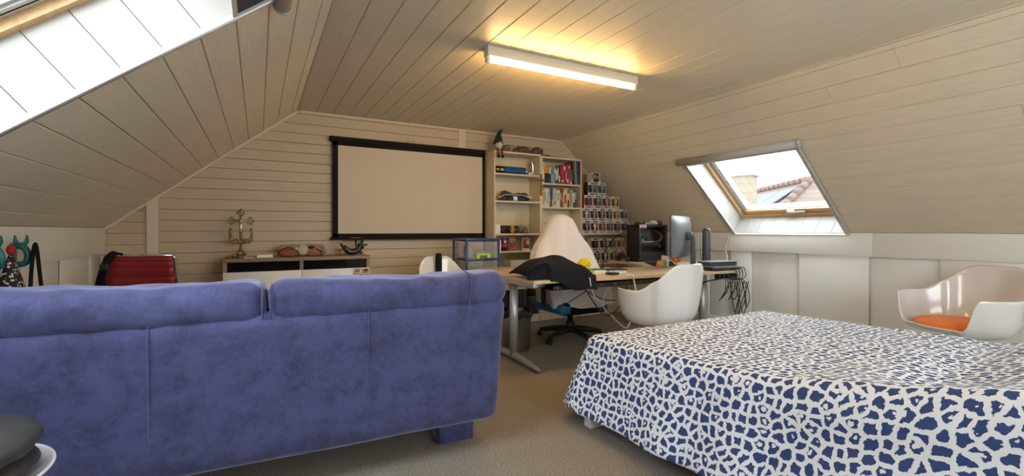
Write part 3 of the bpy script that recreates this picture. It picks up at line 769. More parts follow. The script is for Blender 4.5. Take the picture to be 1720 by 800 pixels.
# strap over the cream chair
def ribbon(pts, w, wdir, t=.003, sm=6):
    """flat strap along a path"""
    P = [V(*p) for p in pts]; Q = []
    for i in range(len(P) - 1):
        a, b, c, d = P[max(i - 1, 0)], P[i], P[i + 1], P[min(i + 2, len(P) - 1)]
        for k in range(sm): tt_ = k / sm; Q.append(.5 * ((2 * b) + (c - a) * tt_ + (2 * a - 5 * b + 4 * c - d) * tt_ ** 2 + (3 * b - a - 3 * c + d) * tt_ ** 3))
    Q.append(P[-1]); mb = MB(); vs = []; fs = []
    wd = V(*wdir).normalized()
    for i, q in enumerate(Q):
        T = (Q[min(i + 1, len(Q) - 1)] - Q[max(i - 1, 0)]).normalized(); n_ = T.cross(wd).normalized() * t / 2; ww = (wd - T * wd.dot(T)).normalized() * w / 2
        vs += [q + ww + n_, q - ww + n_, q - ww - n_, q + ww - n_]
    for i in range(len(Q) - 1):
        for k in range(4): fs.append((i * 4 + k, i * 4 + (k + 1) % 4, i * 4 + 4 + (k + 1) % 4, i * 4 + 4 + k))
    fs += [(3, 2, 1, 0), tuple(len(vs) - 4 + k for k in range(4))]
    return mb.add(vs, fs, True)
obj('bag_strap', ribbon([(1.54, 4.25, .60), (1.545, 4.275, .80), (1.545, 4.262, .868), (1.545, 4.225, .855), (1.535, 4.19, .74), (1.51, 4.15, .60)], .045, (1, 0, 0)), M['blackmat'], None, 'black webbing strap hanging over the cream pedestal armchair', 'strap')
# two round black cushions lying in the near chair
def pad(name, label, x, y, z, rx, ry, h, tilt, seed):
    mb = MB().lathe([(0, 0), (.75, .02), (.93, .16), (1.0, .45), (.95, .75), (.78, .93), (0, 1.0)], 36)
    mb.v = [(px_ * rx, py_ * ry, pz_ * h + .006 * noise.noise(V(px_ * 3, py_ * 3, seed))) for px_, py_, pz_ in mb.v]
    o = obj(name, mb, M['leather'], None, label, 'cushion', loc=(x, y, z)); o.rotation_euler = (tilt, 0, 0); return o
pad('round_cushion', 'lower round black cushion lying in the white chair behind the sofa', -.765, 1.75, .425, .225, .235, .055, 0, 1)
pad('round_cushion', 'upper thick black cushion stacked in the white chair behind the sofa', -.765, 1.735, .482, .235, .24, .085, 0, 4)

# ---------------------------------------------------------------- red office chair
rc = thing('office_chair', 'red leather office chair with thin chrome frame behind the sofa', 'chair', (-.56, 4.02, 0), math.radians(-22))
def rback(u, v):   # sling from seat front, under, up the back; local +y = facing direction
    w = .215 - .012 * v; x = (u - .5) * 2 * w
    prof = [(.26, .455), (.22, .475), (.0, .452), (-.16, .455), (-.225, .50), (-.25, .60), (-.275, .75), (-.295, .865), (-.30, .935)]
    f_ = v * (len(prof) - 1); i = min(int(f_), len(prof) - 2); t = f_ - i
    y = prof[i][0] * (1 - t) + prof[i + 1][0] * t; z = prof[i][1] * (1 - t) + prof[i + 1][1] * t
    rib = .009 * abs(math.sin(v * 30 * PI / 2)) ** .5 * (0 if v < .02 else 1)
    if v > .965: rib = .004
    return V(x, y - rib * (1 if v > .5 else 0), z + rib * (1 if v <= .5 else 0) + .012 * (abs(u - .5) * 2) ** 3 * (0 if v < .6 else 1) * 0)
sg = obj('sling_seat', MB().grid(rback, 10, 130), M['redl'], rc); solid(sg, .012, 0)
for s in (-1, 1):
    obj('frame_rail', MB().tube([(s * .22, .27, .455), (s * .222, .0, .450), (s * .222, -.18, .46), (s * .220, -.24, .56), (s * .216, -.28, .77), (s * .208, -.305, .94)], .010, 10, 6), M['chrome'], rc)
    ar = obj('armrest', MB().tube([(s * .25, -.235, .52), (s * .29, -.20, .66), (s * .30, -.05, .685), (s * .30, .10, .68), (s * .295, .16, .64), (s * .25, .10, .46)], .011, 10, 8), M['chrome'], rc)
    obj('arm_pad', MB().tube([(s * .29, -.19, .668), (s * .30, -.06, .695), (s * .30, .08, .692), (s * .298, .13, .675)], [.012, .02, .02, .012], 10, 5), M['redl'], ar)
obj('top_rail', MB().tube([(-.208, -.305, .937), (.208, -.305, .937)], .008, 8), M['chrome'], rc)
obj('gas_lift', MB().lathe([(.03, .08), (.03, .28), (.02, .28), (.02, .44)], 16), M['chrome'], rc)
obj('seat_plate', MB().rbox(-.2, .2, -.05, .09, .425, .45, .01), M['chrome'], rc)
for k in range(4):
    a = k * PI / 2 + .5; ca, sa = math.cos(a), math.sin(a)
    lg = obj('base_arm', MB().tube([(0, 0, .10), (ca * .15, sa * .15, .10), (ca * .30, sa * .30, .065)], [.028, .022, .015], 10, 4), M['chrome'], rc)
    obj('caster', MB().lathe([(.0, -.012), (.026, -.012), (.026, .012), (0, .012)], 14, Matrix.Translation((ca * .30, sa * .30, .026)) @ Matrix.Rotation(PI / 2, 4, 'X')), M['black'], lg)
# black shoulder strap with a buckle slung over its corner
sp = thing('shoulder_strap', 'black shoulder strap with buckle slung over the red office chair', 'strap', (-.56, 4.02, 0), math.radians(-22))
obj('webbing', ribbon([(-.12, -.28, .80), (-.125, -.285, .93), (-.135, -.305, .956), (-.155, -.335, .92), (-.19, -.335, .83), (-.225, -.325, .70), (-.235, -.32, .55)], .05, (1, 0, -.3)), M['blackmat'], sp)
obj('buckle', MB().rbox(-.20, -.15, -.352, -.335, .85, .885, .005), M['black'], sp)

# ---------------------------------------------------------------- office chair hidden under a white sheet
oc = thing('desk_chair', 'black and blue swivel office chair under a white sheet behind the desk', 'chair', (2.76, 3.74, 0), 0)
blu = cmat((.02, .14, .26), .6)
obj('seat', MB().rbox(-.27, .27, -.26, .24, .285, .42, .04, 3), M['blackmat'], oc)
for s in (-1, 1): obj('seat_bolster', MB().rbox(s * .225 - .075, s * .225 + .06, -.268, .20, .295, .40, .04, 3), blu, oc)
obj('backrest', cushion(-.15, .15, .20, .27, .44, 1.19, 3, 8, 5, 14, .0, 1), M['blackmat'], oc)
for s in (-1, 1): obj('armrest', MB().rbox(s * .32 - .04, s * .32 + .04, -.12, .15, .60, .635, .015).rbox(s * .32 - .015, s * .32 + .015, -.02, .03, .37, .60, .005), M['black'], oc)
obj('gas_lift', MB().lathe([(.045, .09), (.045, .18), (.028, .18), (.028, .30)], 16), M['black'], oc)
for k in range(5):
    a = k * 2 * PI / 5 + math.radians(196); ca, sa = math.cos(a), math.sin(a)
    lg = obj('base_arm', MB().tube([(0, 0, .105), (ca * .16, sa * .16, .095), (ca * .33, sa * .33, .065)], [.042, .03, .02], 8, 3), M['black'], oc)
    obj('caster', MB().lathe([(0, -.025), (.024, -.025), (.027, -.012), (.027, .012), (.024, .025), (0, .025)], 14, Matrix.Translation((ca * .33, sa * .33, .0275)) @ Matrix.Rotation(a, 4, 'Z') @ Matrix.Rotation(PI / 2, 4, 'X')), M['black'], lg)
rings = [(1.272, .02, .0, .03), (1.266, .06, -.03, .06), (1.25, .10, -.05, .08), (1.215, .145, -.07, .09), (1.15, .185, -.085, .095), (1.05, .240, -.10, .10), (.95, .325, -.12, .10), (.86, .375, -.15, .10), (.77, .395, -.20, .10), (.66, .40, -.30, .10), (.56, .375, -.44, .10), (.46, .36, -.49, .10), (.385, .355, -.505, .10), (.365, .357, -.507, .10)]
def sheet_pt(u, v):
    f_ = v * (len(rings) - 1); i = min(int(f_), len(rings) - 2); t = f_ - i
    z, w, yf, yb = [rings[i][k] * (1 - t) + rings[i + 1][k] * t for k in range(4)]
    th = 2 * PI * u; c_, s_ = math.cos(th), math.sin(th); e = .62 + .2 * (1 - v)
    x = w * math.copysign(abs(c_) ** e, c_); y0 = (yf + yb) / 2; hy = (yb - yf) / 2
    y = y0 + hy * math.copysign(abs(s_) ** e, s_)
    k = v ** 1.5
    f2 = 1 + k * (.030 * math.sin(7 * th + 2 * v) + .018 * math.sin(13 * th + 1))
    x *= f2; y += k * .018 * math.sin(9 * x / .3 + 3 * v)
    return V(x + .02 + .03 * k, y + .20, z + .010 * math.sin(5 * th) * (1 if i > 11 else 0))
sh = MB().grid(sheet_pt, 96, 60)
so = obj('dust_sheet', sh, M['sheet'], None, 'white cotton sheet draped over the swivel chair behind the desk', 'sheet', loc=(2.76, 3.74, 0)); solid(so, .003, 1)

# ---------------------------------------------------------------- bookcases
def bookcase(label, x0, x1, z1, shelves, y0=4.66, y1=4.925):
    t = thing('bookcase', label, 'bookcase', (0, 0, 0)); b = .017
    for xx in (x0, x1 - b): obj('side_panel', MB().box(xx, xx + b, y0, y1, 0, z1), M['case'], t)
    obj('top_panel', MB().box(x0 + b, x1 - b, y0, y1, z1 - b - .004, z1), M['case'], t)
    obj('back_panel', MB().box(x0 + b, x1 - b, y1 - .012, y1 - .006, .08, z1 - b), M['case'], t)
    for z in shelves: obj('shelf', MB().box(x0 + b, x1 - b, y0 + .002, y1 - .012, z - .019, z), M['case'], t)
    obj('plinth', MB().box(x0 + b, x1 - b, y0 + .012, y0 + .03, 0, .065), M['case'], t)
    return t
bookcase('tall cream bookcase holding a blue exhaust pipe beside the projection screen', 2.365, 3.005, 2.022, [1.765, 1.445, 1.062, .857, .62, .42, .085])
bookcase('tall cream bookcase holding two full rows of books', 3.009, 3.625, 2.006, [1.680, 1.388, 1.062, .72, .40, .085])
bookcase('low cream bookcase holding boxed figures under the slope', 3.635, 4.455, 1.062, [.672, .38, .085])

# ---------------------------------------------------------------- low cabinet below the screen
tv = thing('cabinet', 'low oak cabinet with white doors below the projection screen', 'cabinet', (0, 0, 0))
cx0, cx1, cy0, cy1 = -.262, .940, 4.51, 4.925
obj('top_panel', MB().rbox(cx0, cx1, cy0, cy1, .825, .855, .002), M['oak'], tv)
for a in (cx0, .327, cx1 - .03): obj('side_panel', MB().box(a, a + .03, cy0 + (.02 if a == .327 else 0), cy1, .06, .825), M['oak'], tv)
obj('compartment_back', MB().box(cx0 + .03, cx1 - .03, cy1 - .02, cy1 - .01, .08, .82), M['dark'], tv)
obj('compartment_shelf', MB().box(cx0 + .03, cx1 - .03, cy0 + .03, cy1 - .02, .725, .742), M['dark'], tv)
for a, b in ((cx0 + .03, .327), (.357, cx1 - .03)): obj('glass_front', MB().box(a, b, cy0 + .028, cy0 + .031, .742, .825), mat('smoked_glass', (.01, .01, .012), .08, alpha=.75, bump=(5, .001)), tv)
for a, b in ((cx0 + .002, .340), (.344, cx1 - .002)): obj('door', MB().rbox(a, b, cy0 - .017, cy0 + .001, .075, .742, .002), M['whitelac'], tv)
obj('plinth', MB().box(cx0 + .04, cx1 - .04, cy0 + .04, cy1 - .03, 0, .065), M['dark'], tv)

# ---------------------------------------------------------------- projection screen
ps = thing('projection_screen', 'pull-down projection screen with black border hung on the board wall', 'projection screen', (0, 0, 0))
obj('case', MB().rbox(.625, 2.361, 4.868, 4.925, 2.002, 2.052, .008), M['blackflat'], ps)
obj('canvas', MB().box(.705, 2.335, 4.893, 4.896, 1.065, 2.005), M['screenfab'], ps)
bd = obj('border', MB().box(.655, .706, 4.890, 4.897, 1.02, 2.005).box(2.324, 2.358, 4.890, 4.897, 1.02, 2.005).box(.655, 2.358, 4.890, 4.897, 1.02, 1.066).box(.655, 2.358, 4.890, 4.897, 1.965, 2.005), M['blackflat'], ps)
obj('weight_bar', MB().rbox(.630, 2.361, 4.880, 4.908, 1.003, 1.028, .008), M['blackflat'], ps)
obj('hanger', MB().tube([(1.46 + .045 * math.cos(a), 4.90, 2.068 + .014 * math.sin(a)) for a in [2 * PI * k / 20 for k in range(20)]], .0035, 6, closed=True), M['brass'], ps)

# ================================================================ things on and around the furniture
# ---------------------------------------------------------------- books
def book(x, z, w, h, dpt, col, band, label, lean_=0., y=4.672, group=None):
    t = thing('book', label, 'book', (x, y, z), 0, group)
    if lean_: t.rotation_euler = (0, lean_, 0)
    c = .0025
    obj('cover', MB().box(0, w, 0, c, 0, h).box(0, c, c, dpt, 0, h).box(w - c, w, c, dpt, 0, h), cmat(col, .5), t)
    obj('pages', MB().box(c, w - c, c, dpt - .004, .003, h - .004), M['paper'], t)
    if band: obj('spine_band', MB().box(.001, w - .001, -.0006, .0002, h * band[1], h * band[2]), cmat(band[0], .5), t)
CN = {'white': (.70, .67, .60), 'black': (.018, .017, .02), 'orange': (.75, .24, .03), 'blue grey': (.13, .23, .30), 'red': (.40, .02, .03), 'crimson': (.52, .02, .05), 'green': (.03, .20, .11),
      'brown': (.20, .06, .05), 'blue': (.02, .07, .26), 'maroon': (.13, .015, .025), 'cream': (.62, .54, .38), 'grey': (.34, .36, .37), 'yellow': (.68, .50, .05), 'dark green': (.03, .07, .04),
      'tan': (.42, .27, .10), 'ochre': (.50, .30, .06), 'pale blue': (.30, .42, .48), 'navy': (.03, .05, .11), 'beige': (.58, .50, .38)}
up = [('white', .030, .262, ('beige', .55, .9)), ('black', .024, .205, ('orange', .60, .98)), ('black', .022, .207, ('orange', .58, .98)), ('black', .022, .205, ('orange', .6, .96)), ('navy', .024, .208, ('white', .55, .97)),
      ('blue grey', .022, .212, ('pale blue', .1, .5)), ('blue grey', .022, .210, ('pale blue', .05, .55)), ('blue grey', .022, .211, ('white', .6, .92)), ('black', .022, .218, ('white', .2, .8)), ('brown', .020, .222, ('cream', .3, .9)),
      ('black', .022, .228, ('white', .1, .45)), ('maroon', .020, .236, ('crimson', .5, .9)), ('crimson', .030, .242, ('white', .12, .2)), ('red', .030, .248, ('white', .7, .9)), ('navy', .016, .238, ('pale blue', .2, .7)),
      ('crimson', .028, .252, ('white', .1, .25)), ('red', .022, .250, ('white', .8, .93)), ('green', .024, .190, ('white', .0, .2)), ('dark green', .018, .196, ('green', .3, .8))]
x = 3.030
for i, (c, w, h, bd_) in enumerate(up):
    book(x, 1.680, w, h, .16, CN[c], (CN[bd_[0]], bd_[1], bd_[2]), '%s book with a %s spine band, %s from the crucifix, upper row' % (c, bd_[0], ORD[i])); x += w + .0012
for i, (c, w, h, l) in enumerate((('brown', .022, .290, -.07), ('pale blue', .014, .298, -.05), ('blue', .028, .300, -.03), ('maroon', .020, .292, -.004))):
    book(x + .022, 1.682, w, h, .19, CN[c], None, 'tall %s book leaning at the far end of the upper book row' % c, l); x += w + .003
lo = [('cream', .030, .205, ('ochre', .15, .9)), ('white', .020, .225, ('pale blue', .3, .8)), ('white', .022, .228, ('beige', .1, .5)), ('white', .018, .226, ('grey', .2, .8)), ('pale blue', .018, .224, ('white', .3, .6)), ('dark green', .026, .232, ('black', .4, .8)),
      ('blue grey', .024, .228, ('yellow', .02, .4)), ('white', .016, .236, ('crimson', .1, .3)), ('cream', .018, .222, ('tan', .2, .8)), ('beige', .016, .216, ('white', .3, .7)), ('white', .024, .214, ('grey', .4, .8)), ('cream', .022, .218, ('beige', .2, .8)),
      ('black', .016, .225, ('grey', .4, .8)), ('brown', .022, .228, ('orange', .3, .6)), ('orange', .026, .240, ('cream', .6, .8)), ('white', .018, .236, ('navy', .2, .7)), ('cream', .022, .232, ('yellow', .02, .38)), ('black', .022, .226, ('white', .4, .8)),
      ('beige', .020, .218, ('tan', .1, .9)), ('tan', .024, .225, ('ochre', .4, .8)), ('cream', .014, .221, ('grey', .3, .6)), ('navy', .028, .224, ('white', .3, .85)), ('navy', .024, .220, ('pale blue', .5, .9))]
x = 3.030
for i, (c, w, h, bd_) in enumerate(lo):
    book(x, 1.388, w, h, .16, CN[c], (CN[bd_[0]], bd_[1], bd_[2]), '%s book with a %s spine band, %s from the crucifix, lower row' % (c, bd_[0], ORD[i])); x += w + .0012

# ---------------------------------------------------------------- boxed figures stacked on the low bookcase
def proto_carton():
    t = thing('figure_carton', 'x', 'carton', (0, 0, 0))
    w, h, d = .125, .162, .09
    obj('carton_body', MB().box(-w / 2, w / 2, .004, d, 0, h), cmat((.60, .56, .50)), t)
    f = MB(); b = .012
    f.box(-w / 2, -w / 2 + b, 0, .004, 0, h).box(w / 2 - .006, w / 2, 0, .004, 0, h).box(-w / 2 + b, w / 2 - .006, 0, .004, 0, .034).box(-w / 2 + b, w / 2 - .006, 0, .004, h - .034, h)
    obj('window_frame', f, cmat((.60, .56, .50)), t)
    obj('window_film', MB().box(-w / 2 + b, w / 2 - .006, .0025, .0039, .034, h - .034), mat('carton_film', (.05, .045, .045), .1, alpha=.35, bump=(5, .001)), t)
    obj('inner_card', MB().box(-w / 2 + b, w / 2 - .006, .0036, .0045, .034, h - .034), cmat((.05, .04, .04)), t)
    obj('figure', MB().ell((.012, .003, .098), (.030, .004, .026), 10, 6).ell((.012, .003, .058), (.018, .004, .022), 10, 6), cmat((.3, .25, .2)), t)
    obj('title_strip', MB().box(-.02, .048, -.0005, .0005, h - .024, h - .009), cmat((.06, .05, .05)), t)
    obj('number_patch', MB().box(-w / 2 + .002, -w / 2 + .011, -.0005, .0005, .05, .13), cmat((.3, .28, .25)), t)
    obj('name_strip', MB().box(-.035, .045, -.0005, .0005, .008, .022), cmat((.08, .07, .07)), t)
    return t
pc_ = proto_carton()
pal = {'red': (.33, .03, .03), 'dark red': (.16, .02, .03), 'orange': (.55, .17, .03), 'teal': (.02, .17, .17), 'black': (.02, .02, .024), 'grey': (.22, .22, .23), 'yellow': (.60, .40, .06), 'violet': (.13, .09, .22), 'white': (.62, .58, .52), 'blue': (.05, .12, .24), 'green': (.06, .18, .09), 'tan': (.40, .27, .15)}
used_first = [False]
def carton(x, z, frame, accent, fig, where, scale=1.0, rz=0., side=None, y=4.668, lie=False):
    t = pc_ if not used_first[0] else copy_tree(pc_); used_first[0] = True
    t.location = (x, y, z); t.rotation_euler = (0, 0, rz); t.scale = (scale, scale, scale)
    if lie: t.rotation_euler = (0, -PI / 2, rz)
    for c in t.children:
        k = c.name.split('.')[0]
        col = {'carton_body': pal[side or frame], 'window_frame': pal[frame], 'figure': pal[fig], 'inner_card': tuple(v * .45 for v in pal[accent]), 'title_strip': tuple(v * .6 for v in pal[accent]), 'number_patch': pal[accent], 'name_strip': pal[accent]}.get(k)
        if col: c.material_slots[0].link = 'OBJECT'; c.material_slots[0].material = cmat(col)
    t['label'] = 'figure carton, %s and white, %s' % (accent, where); t['category'] = 'carton'; t['group'] = 'boxed figures stacked at the low bookcase'
    return t
r1 = [('black', 'grey'), ('dark red', 'white'), ('orange', 'tan'), ('tan', 'grey'), ('violet', 'grey'), ('black', 'violet')]
r2 = [('grey', 'white'), ('dark red', 'tan'), ('black', 'tan'), ('teal', 'grey'), ('yellow', 'yellow'), ('blue', 'grey')]
for i, (a, f_) in enumerate(r1): carton(3.705 + i * .131, 1.062, 'white', a, f_, '%s from the tall bookcase, lowest row on top' % ORD[i])
for i, (a, f_) in enumerate(r2): carton(3.700 + i * .129, 1.2245, 'white', a, f_, '%s from the tall bookcase, second row on top' % ORD[i])
for i, (a, f_, sd) in enumerate([('red', 'violet', 'red'), ('dark red', 'grey', 'white'), ('red', 'tan', 'teal'), ('tan', 'yellow', 'white')]): carton(3.735 + i * .152, 1.387, 'white', a, f_, '%s from the tall bookcase, third row on top' % ORD[i], 1.04, -.05, sd)
for i, (a, f_, sd) in enumerate([('black', 'grey', 'black'), ('teal', 'grey', 'black')]): carton(3.80 + i * .158, 1.5558, 'white', a, f_, '%s from the tall bookcase, fourth row on top' % ORD[i], 1.04, -.10, sd)
carton(3.955, 1.724 + .065, 'white', 'dark red', 'grey', 'lying on its side atop the stack', 1.0, 0, 'white', 4.68, True)
for i, (a, f_) in enumerate([('black', 'grey'), ('black', 'white'), ('violet', 'tan'), ('dark red', 'violet')]): carton(3.868 + i * .147, .672, 'white', a, f_, '%s from the draped chair, lower row inside the case' % ORD[i])
for i, (a, f_) in enumerate([('black', 'dark red'), ('dark red', 'grey'), ('green', 'grey'), ('orange', 'tan')]): carton(3.845 + i * .148, .8345, 'white', a, f_, '%s from the draped chair, upper row inside the case' % ORD[i])

# ---------------------------------------------------------------- on top of the tall bookcases
gn = thing('gnome_doll', 'soft gnome doll with dark green hat sitting on the tall bookcase edge', 'doll', (2.43, 4.69, 2.0275))
obj('body', MB().ell((0, 0, .05), (.05, .045, .052), 14, 8), cmat((.30, .27, .24), .9), gn)
obj('beard', MB().lathe([(.005, .0), (.03, .03), (.045, .065), (.035, .09), (.01, .10)], 12, Matrix.Translation((0, -.03, -.005))), cmat((.55, .50, .46), .95), gn)
obj('nose', MB().ell((0, -.068, .085), (.012, .012, .012), 8, 6), cmat((.50, .28, .20), .8), gn)
obj('hat', MB().tube([(0, 0, .075), (.005, 0, .13), (.012, 0, .19), (.03, 0, .225), (.055, 0, .238)], [.064, .046, .026, .016, .009], 14, 4), cmat((.008, .045, .04), .95), gn)
for s in (-1, 1):
    lg = obj('leg', MB().tube([(s * .022, -.035, .02), (s * .024, -.055, -.005), (s * .025, -.058, -.06)], .011, 8, 4), cmat((.20, .02, .025), .9), gn)
    obj('boot', MB().ell((s * .025, -.066, -.078), (.015, .024, .020), 10, 6), cmat((.012, .03, .022), .9), lg)
def rock(label, x, y, z, rx, ry, h, m, seed):
    mb = MB().ell((0, 0, h * .42), (rx, ry, h * .58), 14, 9)
    vs = []
    for p in mb.v:
        q = V(*p); q += noise.noise_vector(q * 18 + V(seed, 0, 0)) * .02; q.z = max(q.z, 0); vs.append(tuple(q))
    mb.v = vs; return obj('rock', mb, M[m], None, label, 'rock', loc=(x, y, z))
rock('brown rough rock beside the gnome doll on the tall bookcase', 2.575, 4.77, 2.022, .06, .06, .10, 'rockb', 1)
rock('small dark stone between the rocks on the tall bookcase', 2.665, 4.72, 2.022, .04, .04, .045, 'rock', 9)
rock('large dark rock in the middle of the tall bookcase top', 2.80, 4.76, 2.022, .095, .07, .10, 'rock', 3)
rock('reddish speckled rock above the wooden crucifix', 3.02, 4.78, 2.024, .085, .07, .105, 'rock', 6)
tp = thing('camera_tripod', 'folded black mini tripod lying on top of the book-filled bookcase', 'tripod', (3.33, 4.76, 2.006), .05)
for k in range(3): obj('leg', MB().tube([(-.16, -.02 + k * .02, .014), (.12 + .02 * k, -.02 + k * .022, .012 + .004 * (k == 1))], .0085, 8), M['black'], tp)
obj('head', MB().rbox(-.22, -.15, -.022, .022, .001, .034, .008), M['black'], tp)

# ---------------------------------------------------------------- exhaust, trim and small things in the open bookcase
ex = thing('exhaust_silencer', 'blue motorcycle exhaust silencer with bent chrome pipe on the top shelf', 'exhaust', (2.40, 4.79, 1.765 + .051))
RX = Matrix.Rotation(PI / 2, 4, 'Y')
obj('canister', MB().lathe([(.049, .15), (.050, .155), (.050, .435), (.049, .44)], 24, RX), cmat((.012, .09, .28), .3), ex)
obj('end_sleeve', MB().lathe([(.035, .0), (.048, .012), (.050, .03), (.050, .15)], 24, RX), M['black'], ex)
for k, (a, b) in enumerate(((.035, .07), (.085, .135))): obj('decal', MB().rbox(a + .004, b, -.0515, -.049, -.012, .014, .001), cmat((.65, .45, .05), .4), ex)
obj('cone', MB().lathe([(.049, .44), (.047, .455), (.024, .50), (.022, .53)], 20, RX), M['chrome'], ex)
obj('bent_pipe', MB().tube([(.505, 0, -.02), (.548, -.01, -.025), (.56, -.01, .03), (.555, -.01, .08), (.535, -.01, .125)], .022, 14, 6), M['chrome'], ex)
gp = thing('headlight_trim', 'dark headlight cowl with a curved chrome trim bar on the second shelf', 'headlight trim', (2.66, 4.76, 1.445))
XZm = lambda y: Matrix(((1, 0, 0, 0), (0, 0, 1, y), (0, 1, 0, 0), (0, 0, 0, 1)))
obj('cowl', MB().prism([(-.19, .0), (.20, .0), (.215, .05), (.17, .10), (.12, .105), (.09, .08), (.07, .105), (0, .082), (-.12, .125), (-.14, .12), (-.16, .05)], -.05, .03, XZm(0)), M['black'], gp)
obj('chrome_bar', MB().tube([(-.22, -.065, .035), (-.15, -.07, .066), (-.05, -.07, .075), (.08, -.07, .073), (.17, -.07, .058), (.235, -.065, .035)], .013, 10, 5), M['chrome'], gp)
obj('bracket', MB().rbox(-.02, .035, -.062, -.045, .0, .07, .006), M['steel'], gp)
for s in (-.10, .12): obj('lens', MB().ell((s, -.045, .03), (.07, .022, .028), 14, 8), cmat((.02, .03, .03), .1), gp)
obj('white_box', MB().rbox(2.395, 2.455, 4.68, 4.74, 1.062, 1.165, .003), M['paper'], None, 'small plain white box at the edge of the third shelf', 'box')
cs = thing('camera_case', 'black hard camera case lying on the third shelf', 'case', (2.62, 4.82, 1.062))
obj('case_body', MB().rbox(-.155, .155, -.05, .05, 0, .095, .03, 3), M['black'], cs); obj('lid_line', MB().box(-.15, .15, -.0515, -.049, .06, .064), M['dark'], cs)
gb = thing('gingerbread_figure', 'small golden gingerbread figure standing in front of the black case', 'figurine', (2.635, 4.715, 1.062))
g_ = cmat((.55, .26, .05), .5)
obj('body', MB().ell((0, 0, .032), (.020, .010, .026), 12, 8).tube([(-.034, 0, .042), (.034, 0, .042)], .009, 8).tube([(-.010, 0, .02), (-.014, 0, .006)], .009, 8).tube([(.010, 0, .02), (.014, 0, .006)], .009, 8), g_, gb)
obj('head', MB().ell((0, 0, .076), (.026, .012, .025), 12, 8), g_, gb)
ab = thing('display_case', 'clear acrylic display case with dark models on the third shelf', 'display case', (2.845, 4.78, 1.062))
obj('cover', MB().box(-.055, .055, -.045, .045, .008, .105), M['clearp'], ab); obj('base', MB().box(-.057, .057, -.047, .047, 0, .009), M['black'], ab)
obj('model', MB().rbox(-.04, .04, -.025, .025, .009, .05, .01).rbox(-.03, .02, -.02, .02, .05, .085, .01), cmat((.08, .06, .06)), ab)
obj('bottle', MB().lathe([(.018, 0), (.022, .005), (.022, .085), (.010, .105), (.009, .13)], 14), cmat((.45, .33, .18), .3), None, 'small amber glass bottle on the fourth shelf', 'bottle', loc=(2.41, 4.70, .857))
mg = thing('tin', 'tall tin with black, red and white print on the fourth shelf', 'tin', (2.535, 4.74, .857))
obj('tin_body', MB().lathe([(.042, 0), (.042, .15), (.040, .153)], 24), cmat((.025, .02, .022), .35), mg); obj('red_band', MB().lathe([(.0425, .045), (.0425, .085)], 24, cap=False), cmat((.45, .02, .03), .4), mg)
obj('print', MB().ell((-.006, -.040, .108), (.020, .004, .016), 10, 6), cmat((.55, .5, .47), .4), mg)
m2 = thing('mug', 'tall patterned mug in red and mauve on the fourth shelf', 'mug', (2.628, 4.735, .857))
obj('mug_body', MB().lathe([(.048, 0), (.050, .004), (.050, .148), (.047, .15), (.046, .146), (.046, .006)], 28), cmat((.33, .18, .20), .35), m2)
obj('print', MB().ell((-.004, -.046, .085), (.034, .007, .042), 12, 8), cmat((.05, .02, .025), .4), m2); obj('red_print', MB().ell((-.004, -.050, .063), (.024, .006, .026), 12, 8), cmat((.40, .02, .03), .4), m2)
for s in (-.018, .012): obj('white_print', MB().ell((s, -.051, .105), (.008, .004, .010), 8, 6), cmat((.6, .56, .52), .4), m2)
obj('handle', MB().tube([(.045, 0, .12), (.075, 0, .11), (.078, 0, .06), (.047, 0, .035)], .006, 8, 5), cmat((.33, .18, .20), .35), m2)
pk = thing('card_box', 'card box with a red and yellow print on the fourth shelf', 'box', (2.84, 4.74, .857), -.08)
obj('box_body', MB().box(-.05, .05, 0, .04, 0, .148), cmat((.62, .57, .50)), pk); obj('print', MB().box(-.042, .042, -.001, .0005, .022, .138), cmat((.22, .03, .04)), pk)
obj('yellow_print', MB().box(.002, .036, -.002, -.0005, .072, .12), cmat((.62, .42, .05)), pk); obj('dark_print', MB().box(-.012, .04, -.002, -.0005, .026, .066), cmat((.04, .03, .09)), pk)
wc = thing('wooden_crucifix', 'small brown wooden crucifix hung between the two tall bookcases', 'crucifix', (3.0, 4.655, 1.52))
obj('upright', MB().rbox(-.010, .010, -.012, .004, 0, .262, .003), M['wood'], wc); obj('crossbar', MB().rbox(-.048, .048, -.013, .003, .178, .200, .003), M['wood'], wc)
obj('figure', MB().ell((0, -.016, .15), (.008, .006, .03), 8, 6).tube([(-.032, -.015, .192), (0, -.016, .172), (.032, -.015, .192)], .004, 6).ell((0, -.018, .188), (.007, .007, .009), 8, 6), M['brass'], wc)
dh = thing('sun_hat', 'dark rounded cap on the shelf beside the draped chair', 'cap', (3.125, 4.75, 1.062))
obj('crown', MB().lathe([(.07, 0), (.07, .02), (.055, .05), (.025, .062), (0, .064)], 20), cmat((.07, .065, .05), .9), dh); obj('brim', MB().lathe([(.0, .0), (.085, .0), (.085, .005), (0, .005)], 20), cmat((.05, .045, .04), .9), dh)
ob = thing('archive_box', 'white archive box with grey marks standing below the mug shelf', 'box', (2.75, 4.72, .62))
obj('box_body', MB().rbox(-.16, .16, -.04, .13, 0, .125, .003), cmat((.55, .52, .48)), ob)
for k in range(4): obj('mark', MB().box(.03 + k * .028, .05 + k * .028, -.0415, -.0395, .07, .11), cmat((.25, .25, .26)), ob)
